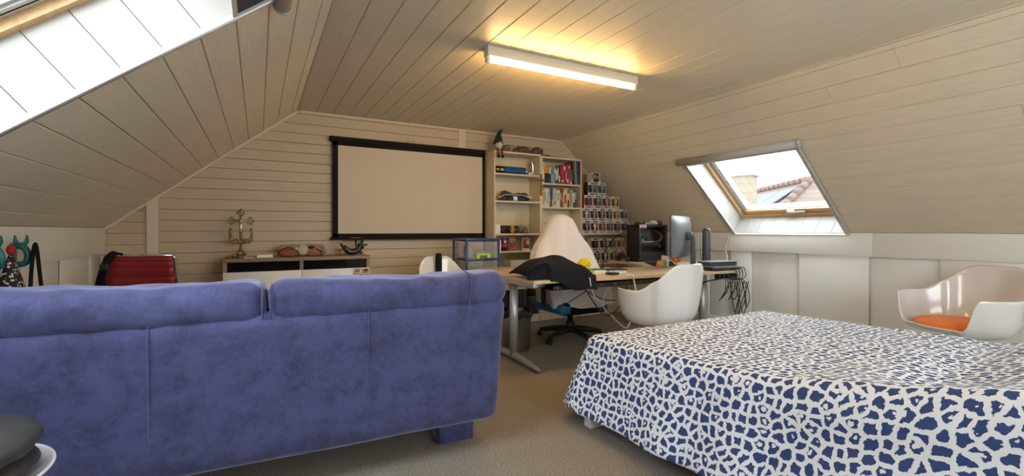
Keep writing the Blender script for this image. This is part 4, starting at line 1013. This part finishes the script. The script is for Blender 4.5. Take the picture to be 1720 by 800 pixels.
for i, (x_, w_, h_, c, nm) in enumerate(((2.50, .055, .308, (.014, .014, .016), 'black'), (2.575, .06, .312, (.02, .045, .17), 'dark blue'), (2.645, .03, .310, (.02, .05, .20), 'narrow blue'), (2.69, .065, .315, (.016, .016, .018), 'wide black'), (2.765, .05, .310, (.03, .03, .032), 'charcoal'))):
    bd2 = thing('ring_binder', '%s ring binder standing on the bottom shelf behind the desk leg' % nm, 'binder', (x_, 4.685, .085))
    obj('cover', MB().box(0, w_, 0, .003, 0, h_).box(0, .003, .003, .222, 0, h_).box(w_ - .003, w_, .003, .222, 0, h_), cmat(c, .5), bd2)
    obj('papers', MB().box(.004, w_ - .004, .01, .22, .004, h_ - .02), M['paper'], bd2); obj('finger_ring', MB().lathe([(.009, -.0015), (.012, -.0015), (.012, .0015), (.009, .0015)], 14, Matrix.Translation((w_ / 2, 0, .07)) @ Matrix.Rotation(PI / 2, 4, 'X'), False), M['chrome'], bd2)
obj('black_box', MB().rbox(2.83, 2.975, 4.69, 4.89, .085, .30, .006), M['black'], None, 'black equipment box on the bottom shelf behind the swivel chair', 'box')
obj('paper_stack', MB().rbox(2.42, 2.56, 4.68, 4.88, .42, .45, .002), cmat((.55, .42, .07)), None, 'yellow paper pad on the shelf behind the desk leg', 'paper pad')

# ---------------------------------------------------------------- drawer tower
dt = thing('drawer_tower', 'tall drawer tower with dark blue frame and clear plastic drawers', 'drawer unit', (1.815, 4.205, 0))
fr = MB(); Wd_, Dd_, Hd_ = .385, .36, 1.01
for a in (0, Wd_ - .022):
    for b_ in (0, Dd_ - .022): fr.rbox(a, a + .022, b_, b_ + .022, 0, Hd_, .004)
NR = 5; hh = (Hd_ - .03) / NR
for k in range(NR + 1):
    z = .005 + k * hh
    fr.rbox(0, Wd_, 0, .02, z, z + .018, .003); fr.rbox(0, .02, 0, Dd_, z, z + .018, .003); fr.rbox(Wd_ - .02, Wd_, 0, Dd_, z, z + .018, .003); fr.rbox(0, Wd_, Dd_ - .02, Dd_, z, z + .018, .003)
obj('frame', fr, M['bluep'], dt)
obj('top_panel', MB().rbox(-.004, Wd_ + .004, -.004, Dd_, Hd_ - .018, Hd_ + .004, .006), M['bluep'], dt)
for k in range(NR):
    z = .026 + k * hh; d_ = obj('drawer', MB().box(.024, Wd_ - .024, .004, .007, z, z + hh - .024).box(.024, .027, .007, Dd_ - .03, z, z + hh - .03).box(Wd_ - .027, Wd_ - .024, .007, Dd_ - .03, z, z + hh - .03).box(.024, Wd_ - .024, .007, Dd_ - .03, z, z + .003), M['clearp'], dt)
    zz = z + .004
    if k >= 2: obj('drawer_handle', MB().rbox(.11, .27, -.022, .004, zz + .030, zz + .048, .004).rbox(.11, .15, -.018, .004, zz, zz + .032, .004).rbox(.23, .27, -.018, .004, zz, zz + .032, .004), M['lime'] if k == NR - 1 else cmat((.35, .36, .36), .3), d_)
for lab, a, b_, z, r_, c in (('crumpled white paper inside the top drawer of the tower', .09, .14, .815, (.06, .05, .075), (.62, .57, .50)), ('tan packet inside the top drawer of the tower', .235, .17, .815, (.07, .05, .045), (.45, .30, .18)), ('pale paper ball inside the second drawer of the tower', .11, .14, .619, (.07, .06, .05), (.52, .48, .43)), ('dark pouch inside the second drawer of the tower', .25, .16, .619, (.06, .05, .04), (.05, .05, .055))):
    mb = MB().ell((0, 0, r_[2] * .9), r_, 12, 8); mb.v = [tuple(V(*p) + noise.noise_vector(V(*p) * 30 + V(a * 50, 0, 0)) * .014) for p in mb.v]; mb.v = [(p[0], p[1], max(p[2], .001)) for p in mb.v]
    obj('packet', mb, cmat(c, .8), None, lab, 'packet', loc=(1.815 + a, 4.205 + b_, z))
obj('white_cloth', ribbon([(2.19, 4.190, 1.0), (2.196, 4.186, .99), (2.196, 4.184, .93), (2.192, 4.184, .86)], .012, (1, 0, 0), .004), M['paper'], None, 'narrow white tape hanging on the corner of the drawer tower', 'tape')

# ---------------------------------------------------------------- on the low cabinet
al = thing('altar_cross', 'ornate metal altar crucifix with side candle arms on the low cabinet', 'crucifix', (-.135, 4.70, .855), -.15)
def diamond(x, z, s, y=0): return MB().tube([(x, y, z + s), (x + s, y, z), (x, y, z - s), (x - s, y, z)], .0095, 6, closed=True).ell((x, y, z), (s * .35, .006, s * .35), 8, 6)
obj('base', MB().lathe([(.075, 0), (.08, .008), (.06, .02), (.05, .04), (.03, .055), (.022, .075), (.012, .095), (.012, .13)], 4, Matrix.Rotation(PI / 4, 4, 'Z')).ell((-.045, -.03, .018), (.022, .02, .018)).ell((.045, -.03, .018), (.022, .02, .018)).ell((0, -.04, .04), (.018, .016, .02)), M['brass'], al)
obj('upright', MB().rbox(-.013, .013, -.007, .007, .12, .37, .003), M['brass'], al)
obj('crossbar', MB().rbox(-.06, .06, -.006, .006, .318, .338, .003), M['brass'], al)
for x_, z_ in ((0, .402), (-.073, .328), (.073, .328)): obj('diamond_end', diamond(x_, z_, .030), M['brass'], al)
obj('figure', MB().ell((0, -.012, .27), (.011, .008, .045), 8, 6).tube([(-.045, -.01, .335), (0, -.012, .305), (.045, -.01, .335)], .005, 6).ell((0, -.014, .325), (.010, .010, .012), 8, 6), M['steel'], al)
sc_ = MB()
for s in (-1, 1):
    sc_.tube([(0, 0, .13), (s * .03, 0, .165), (s * .055, 0, .135), (s * .082, 0, .15), (s * .082, 0, .175)], .009, 8, 5)
    sc_.tube([(0, 0, .16), (s * .03, 0, .13), (s * .055, 0, .165), (s * .075, 0, .14)], .008, 8, 5)
obj('scroll_work', sc_, M['brass'], al)
for s in (-1, 1):
    f = MB()
    for k in range(4): f.tube([(s * .082, 0, .175 + k * .022), (s * .082 - .010, 0, .186 + k * .022), (s * .082, 0, .197 + k * .022), (s * .082 + .010, 0, .186 + k * .022)], .0065, 6, closed=True)
    f.tube([(s * .082, 0, .17), (s * .082, 0, .275)], [.006, .003], 6); obj('candle_arm', f, M['brass'], al)
obj('tray', MB().rbox(-.11, -.025, 4.53, 4.60, .855, .865, .004), cmat((.50, .42, .32), .3), None, 'flat pale tray in front of the altar crucifix', 'tray')
ww = obj('card_pack', MB().rbox(-.065, .065, -.02, .02, 0, .028, .003), M['paper'], None, 'small white card pack lying beside the painted stone', 'box', loc=(.05, 4.62, .855)); ww.rotation_euler = (0, 0, .18)
st = thing('painted_stone', 'long stone block painted with brown and white rounded figures', 'ornament', (.365, 4.73, .8585), -.02)
mb = cushion(-.215, .205, -.05, .05, 0, .105, 3, 16, 6, 6, .006, 14, 8); obj('block', mb, cmat((.33, .25, .18), .9), st)
for x_, z_, rx, rz_, c in ((-.12, .035, .085, .038, (.30, .10, .05)), (-.13, .05, .07, .03, (.22, .075, .04)), (.0, .055, .048, .050, (.50, .45, .36)), (.10, .03, .075, .032, (.34, .15, .07)), (.145, .055, .030, .028, (.42, .28, .20)), (-.058, .065, .022, .026, (.46, .43, .33)), (.075, .080, .030, .016, (.06, .02, .015)), (.165, .07, .025, .024, (.25, .20, .19))):
    obj('painted_relief', MB().ell((x_, -.045, z_), (rx, .016, rz_), 14, 8), cmat(c, .85), st)
for pts in ([(-.205, -.062, .005), (-.19, -.066, .055), (-.12, -.068, .085), (-.05, -.068, .05), (-.03, -.066, .008)], [(.17, -.062, .0), (.15, -.066, .045), (.11, -.066, .068), (.20, -.06, .03)]): obj('painted_line', MB().tube(pts, .004, 6, 5), cmat((.05, .02, .015), .9), st)
fg = thing('figurine', 'black horned figurine lying on its back balancing two small glass plates', 'figurine', (.80, 4.70, .8625), .05)
fb = cmat((.014, .018, .017), .3)
obj('body', MB().tube([(-.085, 0, .065), (-.06, 0, .07), (-.02, 0, .028), (.03, 0, .026), (.065, 0, .04), (.085, 0, .075)], [.014, .022, .030, .032, .03, .028], 14, 5), fb, fg)
hd = obj('head', MB().ell((.088, 0, .085), (.032, .03, .036), 14, 9).ell((.112, 0, .065), (.016, .018, .014)), fb, fg)
for s in (-1, 1): obj('horn', MB().tube([(.095, s * .018, .11), (.115, s * .022, .135), (.122, s * .022, .165)], [.012, .009, .002], 8, 4), fb, hd)
obj('ear', MB().ell((.135, 0, .092), (.028, .008, .011), 10, 6), fb, hd); obj('eye', MB().ell((.075, -.026, .112), (.010, .008, .012), 8, 6), cmat((.15, .22, .03), .3), hd)
obj('raised_arm', MB().tube([(.055, -.01, .05), (.045, -.012, .10), (.042, -.012, .150)], [.014, .010, .012], 8, 4), fb, fg)
obj('leg', MB().tube([(-.07, 0, .06), (-.085, 0, .085), (-.10, 0, .105)], [.014, .011, .012], 8, 4), fb, fg)
for a, z in ((-.098, .116), (.042, .160)): obj('plate', MB().lathe([(0, 0), (.050, 0), (.054, .005), (.050, .006), (0, .004)], 20, Matrix.Translation((a, 0, z))), cmat((.36, .24, .17), .15), fg)
for a, c in ((-.095, (.48, .16, .05)), (.09, (.12, .03, .02))): obj('ball', MB().ell((a, -.01, .017), (.022, .018, .017), 12, 8), cmat(c, .4), fg)
sk = thing('sticker_sheet', 'sheet of small printed stickers on the right cabinet door', 'stickers', (.78, cy0 - .0185, .665))
obj('sheet', MB().box(0, .155, -.001, .001, 0, .072), cmat((.62, .56, .47)), sk)
for a, b, z0, z1, c in ((.015, .062, .040, .054, (.03, .07, .05)), (.0, .058, .018, .032, (.28, .27, .06)), (.085, .145, .022, .062, (.38, .25, .14)), (.105, .135, .045, .066, (.45, .30, .05)), (.025, .065, .060, .068, (.12, .10, .09)), (.055, .085, .002, .014, (.04, .02, .03)), (.085, .15, .004, .012, (.25, .18, .18)), (.068, .086, .014, .032, (.55, .42, .16))): obj('sticker', MB().box(a, b, -.002, -.0008, z0, z1), cmat(c, .5), sk)
obj('plate', MB().lathe([(0, .004), (.09, .0), (.135, .012), (.14, .018), (.13, .016), (.09, .006), (0, .008)], 28), cmat((.45, .38, .30), .3), None, 'white plate lying inside the left cabinet compartment', 'plate', loc=(.03, 4.70, .743))

# ---------------------------------------------------------------- coat hooks and bags on the left wall
teal = cmat((.012, .17, .165), .35)
def hook(label, y):
    t = thing('coat_hook', label, 'coat hook', (LK[0], y, .99))
    obj('plate', MB().rbox(.0, .012, -.028, .028, -.075, .045, .008), teal, t)
    obj('lower_hook', MB().tube([(.010, 0, .03), (.045, 0, .02), (.06, 0, -.02), (.05, 0, -.06), (.012, 0, -.07)], .015, 8, 5), teal, t)
    for s in (-1, 1): obj('horn', MB().tube([(.015, s * .015, .035), (.03, s * .045, .035), (.035, s * .065, .055), (.034, s * .068, .085)], [.014, .012, .009, .003], 8, 5), teal, t)
hook('teal animal-shaped coat hook holding the polka dot bag', 3.02); hook('teal animal-shaped coat hook holding the black shoulder bag', 3.30)
pb = thing('polka_dot_bag', 'black drawstring bag with white polka dots hanging from a teal hook', 'bag', (-1.045, 3.10, .60))
def bagp(u, v):
    z = .39 * (1 - v); th = 2 * PI * u; r = .008 + .13 * min(1, v * 1.5) ** .9; r *= 1 + .10 * math.sin(5 * th) * v + .05 * math.sin(9 * th + 1) * v
    return V(.055 * r / .13 * math.cos(th), r * math.sin(th), z)
obj('pouch', MB().grid(bagp, 48, 20), M['dots'], pb); obj('red_tie', MB().ell((0, 0, .405), (.016, .020, .026), 10, 8), cmat((.45, .01, .02), .7), pb)
obj('pouch_base', MB().lathe([(0, 0), (.13, 0), (.13, .004), (0, .004)], 24, Matrix.Diagonal((.42, 1, 1, 1))), M['dots'], pb)
bb = thing('shoulder_bag', 'plain black shoulder bag hanging by its wide strap from a teal hook', 'bag', (-1.045, 3.30, .50))
obj('strap', ribbon([(.02, -.055, .24), (.02, -.035, .40), (.02, -.005, .505), (.02, .022, .512), (.02, .045, .45), (.02, .085, .30), (.02, .11, .20)], .036, (0, 1, .25), .006), M['blackmat'], bb)
obj('bag_body', cushion(-.03, .05, -.01, .16, .0, .285, 3, 6, 10, 10, .012, 16, 5), M['blackmat'], bb)
obj('dark_coat', cushion(-.045, .045, -.14, .08, .0, .42, 3, 8, 12, 16, .02, 9, 15), cmat((.012, .014, .022), .9), None, 'dark navy coat hanging behind the polka dot bag', 'coat', loc=(-1.05, 2.84, .55))

# ---------------------------------------------------------------- on the desk
def heap(u, v):
    x = -.30 + .60 * u; y = -.16 + .46 * v
    s_ = max(0, 1 - abs((x + .02) / .285) ** 5) * max(0, 1 - abs((y - .08) / .25) ** 3)
    z = .008 + .150 * s_ ** .62 * (1 - .45 * max(0, x / .30) - .35 * max(0, -(x + .02) / .30) ** 2)
    z += (.010 * math.sin(16 * x + 10 * y) + .008 * math.sin(23 * y - 8 * x) + .008 * noise.noise(V(x * 10, y * 10, 0))) * min(1, s_ * 2)
    edge = -.085 + .0 * x                              # the desk's front edge in these coordinates
    if y < edge and x > -.12: dd = edge - y; w_ = smooth01((x + .12) / .3); z = z * (1 - dd / .075) * .55 + .02 - dd * (.5 + 1.0 * w_) - .010 * math.sin(22 * x); y = edge - .012 - dd * .25
    elif y < edge: z = .004 + (z - .004) * max(0, 1 - ((edge - y) / .075) ** 2) ** .5; y = edge + .03 + (y - edge) * .25
    return V(x + .02 * math.sin(9 * y), y, z)
hp = obj('black_jacket', MB().grid(heap, 60, 50), M['blackmat'], None, 'black jacket heaped over the front edge of the desk', 'jacket', loc=(2.06, 2.945, .724)); hp.rotation_euler = (0, 0, math.radians(-4)); solid(hp, .004, 1)
yd = thing('feather_duster', 'yellow fluffy duster lying behind the black jacket', 'duster', (2.62, 3.33, .730), .3)
def fluff(u, v):
    th = 2 * PI * u; z = -.085 + .17 * v; r = .045 * math.sin(PI * (.04 + .92 * v)) ** .6 * (1 + .22 * math.sin(9 * th + 14 * v) + .15 * math.sin(17 * th - 9 * v)); return V(z, r * math.cos(th), .058 + r * math.sin(th) * 1.1)
obj('fluff', MB().grid(fluff, 60, 24), cmat((.72, .60, .02), .9), yd); obj('handle', MB().tube([(-.08, 0, .058), (-.18, .02, .04), (-.26, .03, .012)], .009, 8, 4), cmat((.60, .68, .03), .5), yd)
gb2 = thing('document_box', 'flat green and black document box on the desk beside the duster', 'box', (2.66, 3.13, .722), -.10)
obj('box_body', MB().rbox(-.12, .0, -.06, .09, 0, .030, .003), M['paper'], gb2); obj('green_lid', MB().box(-.12, .0, -.06, .09, .0305, .034), cmat((.05, .30, .03), .4), gb2)
fo = thing('folder', 'dark grey folder lying on the desk beside the green box', 'folder', (2.76, 3.14, .722), -.22)
obj('cover', MB().rbox(-.05, .13, -.08, .10, .022, .034, .003), cmat((.04, .04, .045), .5), fo); obj('label_patch', MB().box(-.03, .02, .02, .08, .0345, .0352), M['paper'], fo); obj('papers', MB().box(-.045, .12, -.075, .09, .0, .023), M['paper'], fo)
obj('charger', MB().rbox(2.58, 2.68, 2.93, 3.0, .722, .742, .006), M['black'], None, 'black power adapter on the desk edge beside the jacket', 'adapter')
mo = thing('monitor', 'large curved monitor with grey back turned away on the desk', 'monitor', (3.745, 3.13, .722), math.atan2(.26, .57))
def mon(u, v, off=0., sc_m=1.):
    x = (u - .5) * .63 * sc_m; return V(x, .035 - .30 * (x * x) * -1 * 1.0 + off, .115 + (v - .5) * .40 * sc_m + .2)
rim = .63
def monback(u, v):
    p = mon(u, v); e = (1 - (abs(u - .5) * 2) ** 5) * (1 - (abs(v - .5) * 2) ** 5); p.y -= .012 + .030 * e; return p
obj('rear_shell', MB().grid(monback, 30, 20), mat('grey_monitor_shell', (.16, .165, .175), .38, .3, bump=(60, .01)), mo)
so2 = obj('screen', MB().grid(lambda u, v: mon(u, v, .0), 30, 4), cmat((.008, .008, .01), .15), mo)
bz = []
for k in range(31): bz.append(mon(k / 30, 0, -.006))
for k in range(31): bz.append(mon(1 - k / 30, 1, -.006))
obj('bezel', MB().tube(bz, .007, 6, closed=True), cmat((.05, .05, .055), .4), mo)
obj('neck', MB().rbox(-.03, .03, -.085, -.045, .01, .33, .01).rbox(-.04, .04, -.06, .0, .28, .36, .01), cmat((.06, .06, .065), .4), mo)
obj('foot', MB().rbox(-.12, .10, -.095, .08, 0, .012, .005), M['silver'], mo)
obj('power_button', MB().ell((.22, -.01, .40), (.012, .006, .012)), cmat((.05, .05, .05)), mo)
cn = thing('game_console', 'dark grey rounded console tower standing at the right end of the desk', 'console', (4.03, 3.115, .722), -.913)
obj('body', MB().rbox(-.04, .04, -.09, .09, 0, .405, .038, 5), mat('dark_grey_shell', (.055, .058, .06), .35, bump=(40, .01)), cn); obj('side_panel', MB().rbox(-.056, -.042, -.08, .08, .01, .35, .006), mat('pale_shell', (.48, .47, .44), .35, bump=(40, .01)), cn)
obj('vent', MB().box(-.0575, -.055, -.05, .02, .03, .22), M['dark'], cn)
lb = thing('laptop', 'black closed laptop under the grey binder at the desk end', 'laptop', (3.85, 2.855, .722), -.07)
obj('base', MB().rbox(-.19, .17, -.12, .08, .004, .020, .005), M['black'], lb); obj('lid', MB().rbox(-.19, .17, -.12, .08, .021, .034, .005), cmat((.03, .03, .033), .3), lb)
gbn = thing('lever_binder', 'thick grey binder lying flat on the black laptop', 'binder', (3.87, 2.89, .757), -.10)
obj('cover', MB().box(-.18, .16, -.11, .06, .0, .004).box(-.18, .16, -.11, .06, .042, .047).box(.155, .16, -.11, .06, .004, .042), cmat((.30, .31, .33), .4), gbn); obj('papers', MB().box(-.175, .15, -.10, .05, .0045, .0415), cmat((.07, .07, .08), .8), gbn)
cu = thing('note_cup', 'green cup filled with coloured note strips in front of the computer', 'pen cup', (3.615, 3.31, .722), 0)
obj('cup', MB().lathe([(.032, 0), (.034, .003), (.042, .058), (.039, .058), (.032, .004)], 20), cmat((.05, .36, .10), .5), cu)
for k, c in enumerate(((.75, .20, .16), (.85, .42, .10), (.70, .30, .28), (.80, .62, .15), (.78, .15, .20), (.65, .36, .22))): obj('note_strip', MB().rbox(-.05 + k * .010, -.044 + k * .011, -.03, .03, .030, .066 + .006 * (k % 3), .001, M=Matrix.Rotation(-.5 + .12 * k, 4, 'Y')), cmat(c, .7), cu)
cd2 = obj('folded_card', MB().rbox(-.05, .035, -.004, .004, 0, .105, .001), M['paper'], None, 'pale folded card standing behind the note cup', 'card', loc=(3.715, 3.37, .7285)); cd2.rotation_euler = (-.12, .15, -.35)
fl = thing('paper_flower', 'orange crumpled paper flower beside the folded card', 'flower', (3.80, 3.30, .722))
obj('stem', MB().tube([(0, 0, 0), (.0, 0, .06)], .006, 8), cmat((.45, .18, .02)), fl); mb = MB()
for k in range(7): a = k * 2 * PI / 7; mb.ell((.026 * math.cos(a), .02 * math.sin(a), .075 + .012 * math.sin(3 * a)), (.022, .018, .022), 8, 6)
obj('petals', mb.ell((0, 0, .08), (.02, .02, .03), 8, 6), cmat((.90, .22, .01), .7), fl)
obj('desk_pad', MB().prism([(3.62, 3.44), (3.86, 3.36), (4.30, 3.80), (4.36, 3.93), (3.97, 3.93)], .722, .726), M['blackmat'], None, 'black desk pad in front of the computer tower', 'desk pad')
# computer tower with a glass side
pt = thing('computer_tower', 'black computer tower with a glass side showing its parts', 'computer', (3.95, 3.98, .722), .0)
obj('case_frame', MB().rbox(0, .47, .02, .215, 0, .03, .004).rbox(0, .47, .0, .215, .415, .445, .004).rbox(0, .035, .0, .215, .03, .415, .003).rbox(.44, .47, .0, .215, .03, .415, .003).box(.03, .45, .20, .215, .02, .42), M['black'], pt)
obj('power_shroud', MB().rbox(.035, .44, .02, .2, .03, .115, .003), M['dark'], pt)
bo = obj('motherboard', MB().box(.10, .40, .185, .2, .12, .41), cmat((.06, .06, .062), .5), pt)
fn = obj('cooler', MB().tube([(.19 + .055 * math.cos(a), .15, .325 + .055 * math.sin(a)) for a in [2 * PI * k / 24 for k in range(24)]], .008, 8, closed=True).lathe([(.02, -.01), (.02, .01)], 14, Matrix.Translation((.19, .15, .325)) @ Matrix.Rotation(PI / 2, 4, 'X')), cmat((.42, .42, .44), .3), pt)
for k in range(7): a = k * 2 * PI / 7; obj('fan_blade', MB().tube([(.19 + .018 * math.cos(a), .15, .325 + .018 * math.sin(a)), (.19 + .05 * math.cos(a + .4), .155, .325 + .05 * math.sin(a + .4))], [.006, .012], 6), cmat((.18, .18, .19), .4), fn)
gc = obj('graphics_card', MB().rbox(.09, .37, .05, .185, .185, .235, .006), cmat((.03, .03, .033), .4), pt); obj('card_trim', MB().rbox(.09, .28, .045, .06, .232, .245, .003), cmat((.70, .58, .42), .3), gc)
for k in range(3): obj('memory_stick', MB().box(.285 + k * .014, .293 + k * .014, .15, .185, .26, .37), cmat(((.45, .42, .40), (.35, .10, .06), (.40, .38, .36))[k], .3), bo)
obj('chip_heatsink', MB().rbox(.15, .25, .165, .185, .245, .265, .004), cmat((.75, .73, .70), .3), bo)
obj('cable_bundle', MB().tube([(.33, .12, .23), (.40, .06, .25), (.425, .06, .32), (.40, .15, .38)], .012, 8, 5).tube([(.30, .1, .235), (.36, .05, .21), (.41, .06, .17)], .010, 8, 5), cmat((.28, .10, .06), .5), pt)
obj('glass_side', MB().box(.01, .46, -.001, .003, .03, .41), mat('tinted_glass', (.02, .02, .022), .05, alpha=.10, bump=(5, .001)), pt)
sk2 = obj('sticker', MB().box(.0, .115, -.004, -.0015, .400, .446), cmat((.58, .52, .50), .5), pt); obj('red_stripe', MB().box(.0, .115, -.005, -.0042, .400, .414), cmat((.45, .12, .12), .5), sk2)
def clump(label, x, r_, seed):
    t = thing('succulent', label, 'plant', (x, 4.07, .722 + .445)); rr = random.Random(seed); mb = MB()
    for k in range(26):
        a = rr.uniform(0, 2 * PI); q = rr.uniform(.1, 1) * r_; h = rr.uniform(.012, .04)
        mb.tube([(q * .4 * math.cos(a), q * .4 * math.sin(a), .004), (q * math.cos(a), q * math.sin(a), h)], [.008, .003], 6)
    mb.lathe([(0, 0), (r_ * .8, 0), (r_ * .5, .012), (0, .014)], 14); obj('leaves', mb, cmat((.02, .06, .025), .7), t)
clump('small dark green artificial succulent at the front of the computer tower top', 4.00, .05, 1); clump('spreading dark green artificial plant on the computer tower top', 4.085, .05, 2)
rock('dull grey pebble on the computer tower beside the green plants', 4.175, 4.07, 1.167, .035, .03, .035, 'paper', 12); rock('large white pebble on the computer tower', 4.27, 4.07, 1.167, .055, .04, .05, 'paper', 17); rock('dark lump behind the white pebble on the computer tower', 4.375, 4.08, 1.167, .05, .04, .05, 'rock', 21)
hs = thing('headset', 'black headset lying on the desk beside the computer tower', 'headset', (3.888, 4.19, .722), PI / 2)
obj('headband', MB().tube([(-.08, 0, .02), (-.07, .02, .06), (0, .03, .075), (.07, .02, .06), (.08, 0, .02)], .009, 8, 5), M['black'], hs)
for s in (-1, 1): obj('ear_cup', MB().ell((s * .08, 0, .03), (.028, .04, .03), 12, 8), M['black'], hs)

# ---------------------------------------------------------------- cables
def cable(label, pts, r=.0045, m='cableb', group=None): return obj('cable', MB().tube(pts, r, 6, 6), M[m], None, label, 'cable', group)
G1 = 'cables hanging under the desk front'; lab1 = 'thin black cable looping below the desk front'
cable(lab1, [(2.20, 2.85, .729), (2.21, 2.822, .722), (2.22, 2.82, .66), (2.36, 2.86, .50), (2.52, 2.93, .39), (2.62, 2.90, .43), (2.66, 2.83, .60), (2.64, 2.79, .70)], group=G1)
cable(lab1, [(2.30, 2.91, .615), (2.40, 2.94, .57), (2.52, 2.95, .52), (2.66, 2.96, .50)], group=G1)
cable(lab1, [(2.08, 2.95, .50), (2.16, 2.94, .53), (2.30, 2.94, .59), (2.33, 2.94, .618)], group=G1)
cable('thick white cable hanging in a long loop below the desk front', [(2.66, 2.83, .732), (2.69, 2.79, .728), (2.70, 2.785, .70), (2.74, 2.80, .58), (2.78, 2.85, .46), (2.74, 2.86, .34), (2.70, 2.87, .28), (2.62, 2.88, .33), (2.55, 2.89, .40)], .0065, 'cablew')
cable('thin grey cable hanging in a shallow curve below the jacket', [(2.26, 2.845, .729), (2.27, 2.818, .722), (2.28, 2.815, .66), (2.38, 2.88, .55), (2.50, 2.92, .50), (2.60, 2.92, .50)], .004, 'cablew')
cable('thin white cable hanging straight below the desk front', [(2.60, 2.95, .62), (2.55, 2.95, .58), (2.50, 2.93, .48), (2.55, 2.92, .40)], .004, 'cablew')
ps_ = thing('power_strip', 'black power strip fixed under the right end of the desk', 'power strip', (3.93, 2.80, .640), -.07)
obj('strip_body', MB().rbox(-.15, .09, -.03, .03, .0, .057, .008), M['black'], ps_)
for k in range(4): obj('plug', MB().rbox(-.12 + k * .055, -.085 + k * .055, -.055, -.028, .012, .045, .008), M['black'], ps_)
G2 = 'black cables tangled at the desk end'; lab2 = 'black cable tangled around the power strip at the desk end'
rr = random.Random(4)
for k in range(9):
    x0 = 3.80 + .022 * k; d_ = rr.uniform(.10, .30); xe = x0 + rr.uniform(-.14, .10)
    yk = 2.715 - .009 * k; cable(lab2, [(x0, 2.735, .645), (x0 - .02, yk, .62), (x0 + rr.uniform(-.08, .03), yk, .60 - d_ * .5), (xe, yk, .60 - d_), (xe + .05, yk, .58 - d_ * .55), (x0 + .04, yk, .62)], .0038, group=G2)
for k in range(4): cable(lab2, [(3.84 + .045 * k, 2.722 - .003 * k, .738), (3.87 + .045 * k, 2.695, .752), (3.90 + .045 * k, 2.690, .71), (3.90 + .043 * k, 2.688, .66), (3.89 + .04 * k, 2.72, .63)], .004, group=G2)
cable('thick black cable slung from the desk underside to the right leg', [(3.20, 2.90, .63), (3.36, 2.88, .55), (3.52, 2.86, .56), (3.66, 2.83, .62), (3.80, 2.735, .655)], .007)
cable('loose black cable drooping behind the right desk leg', [(3.45, 3.0, .618), (3.50, 3.0, .50), (3.60, 3.0, .42), (3.70, 3.0, .34)], .0038)
cable('thin pale cable crossing behind the right desk leg', [(3.45, 2.98, .52), (3.56, 2.98, .49), (3.70, 2.99, .50), (3.78, 2.98, .52)], .003, 'cablew')
cable('black cable arching from the computer tower down behind the desk', [(3.96, 4.20, 1.06), (3.86, 4.24, 1.05), (3.78, 4.28, .95), (3.73, 4.36, .80), (3.72, 4.37, .62)], .006)
cable('thin black cable in a tight loop at the computer tower back', [(3.945, 4.15, 1.13), (3.90, 4.18, 1.10), (3.90, 4.18, .98), (3.94, 4.16, .92), (3.92, 4.17, .85), (3.944, 4.15, .81)], .0035)

# ---------------------------------------------------------------- on the floor
bi = thing('waste_bin', 'brushed steel waste bin with a black liner behind the desk leg', 'bin', (2.085, 3.66, 0))
obj('bin_body', MB().lathe([(.118, 0), (.125, .004), (.142, .33), (.146, .335), (.140, .335), (.122, .008)], 32), M['steel'], bi)
def liner(u, v):
    th = 2 * PI * u; r = .138 + .018 * math.sin(PI * v) + .008 * math.sin(11 * th + 3 * v); z = .30 + .08 * (1 - abs(v - .45) * 1.6) + .012 * math.sin(7 * th)
    if v > .45: r = .150 + .006 * math.sin(13 * th)
    else: r = .136
    return V(r * math.cos(th), r * math.sin(th), z)
ln = obj('liner', MB().grid(liner, 64, 8), mat('black_bin_bag', (.012, .012, .014), .25, bump=(25, .5)), bi); solid(ln, .001, 0)
ob2 = MB().ell((0, 0, 0), (.09, .08, .05), 12, 8); ob2.v = [tuple(V(*p) + noise.noise_vector(V(*p) * 25) * .02) for p in ob2.v]
obj('rubbish', ob2, cmat((.16, .16, .17), .5), bi).location = (0, 0, .335)
bs = thing('wicker_basket', 'low oval wicker basket on the floor under the desk corner', 'basket', (4.06, 4.02, 0), .2)
obj('basket_wall', MB().lathe([(.22, 0), (.25, .01), (.275, .17), (.28, .185), (.27, .185), (.245, .02), (0, .02)], 40, Matrix.Diagonal((1, .75, 1, 1))), M['wicker'], bs)
for k in range(6): obj('weave_rim', MB().tube([((.252 + k * .005) * math.cos(a), .75 * (.252 + k * .005) * math.sin(a), .015 + k * .031) for a in [2 * PI * i / 40 for i in range(40)]], .007, 6, closed=True), M['wicker'], bs)
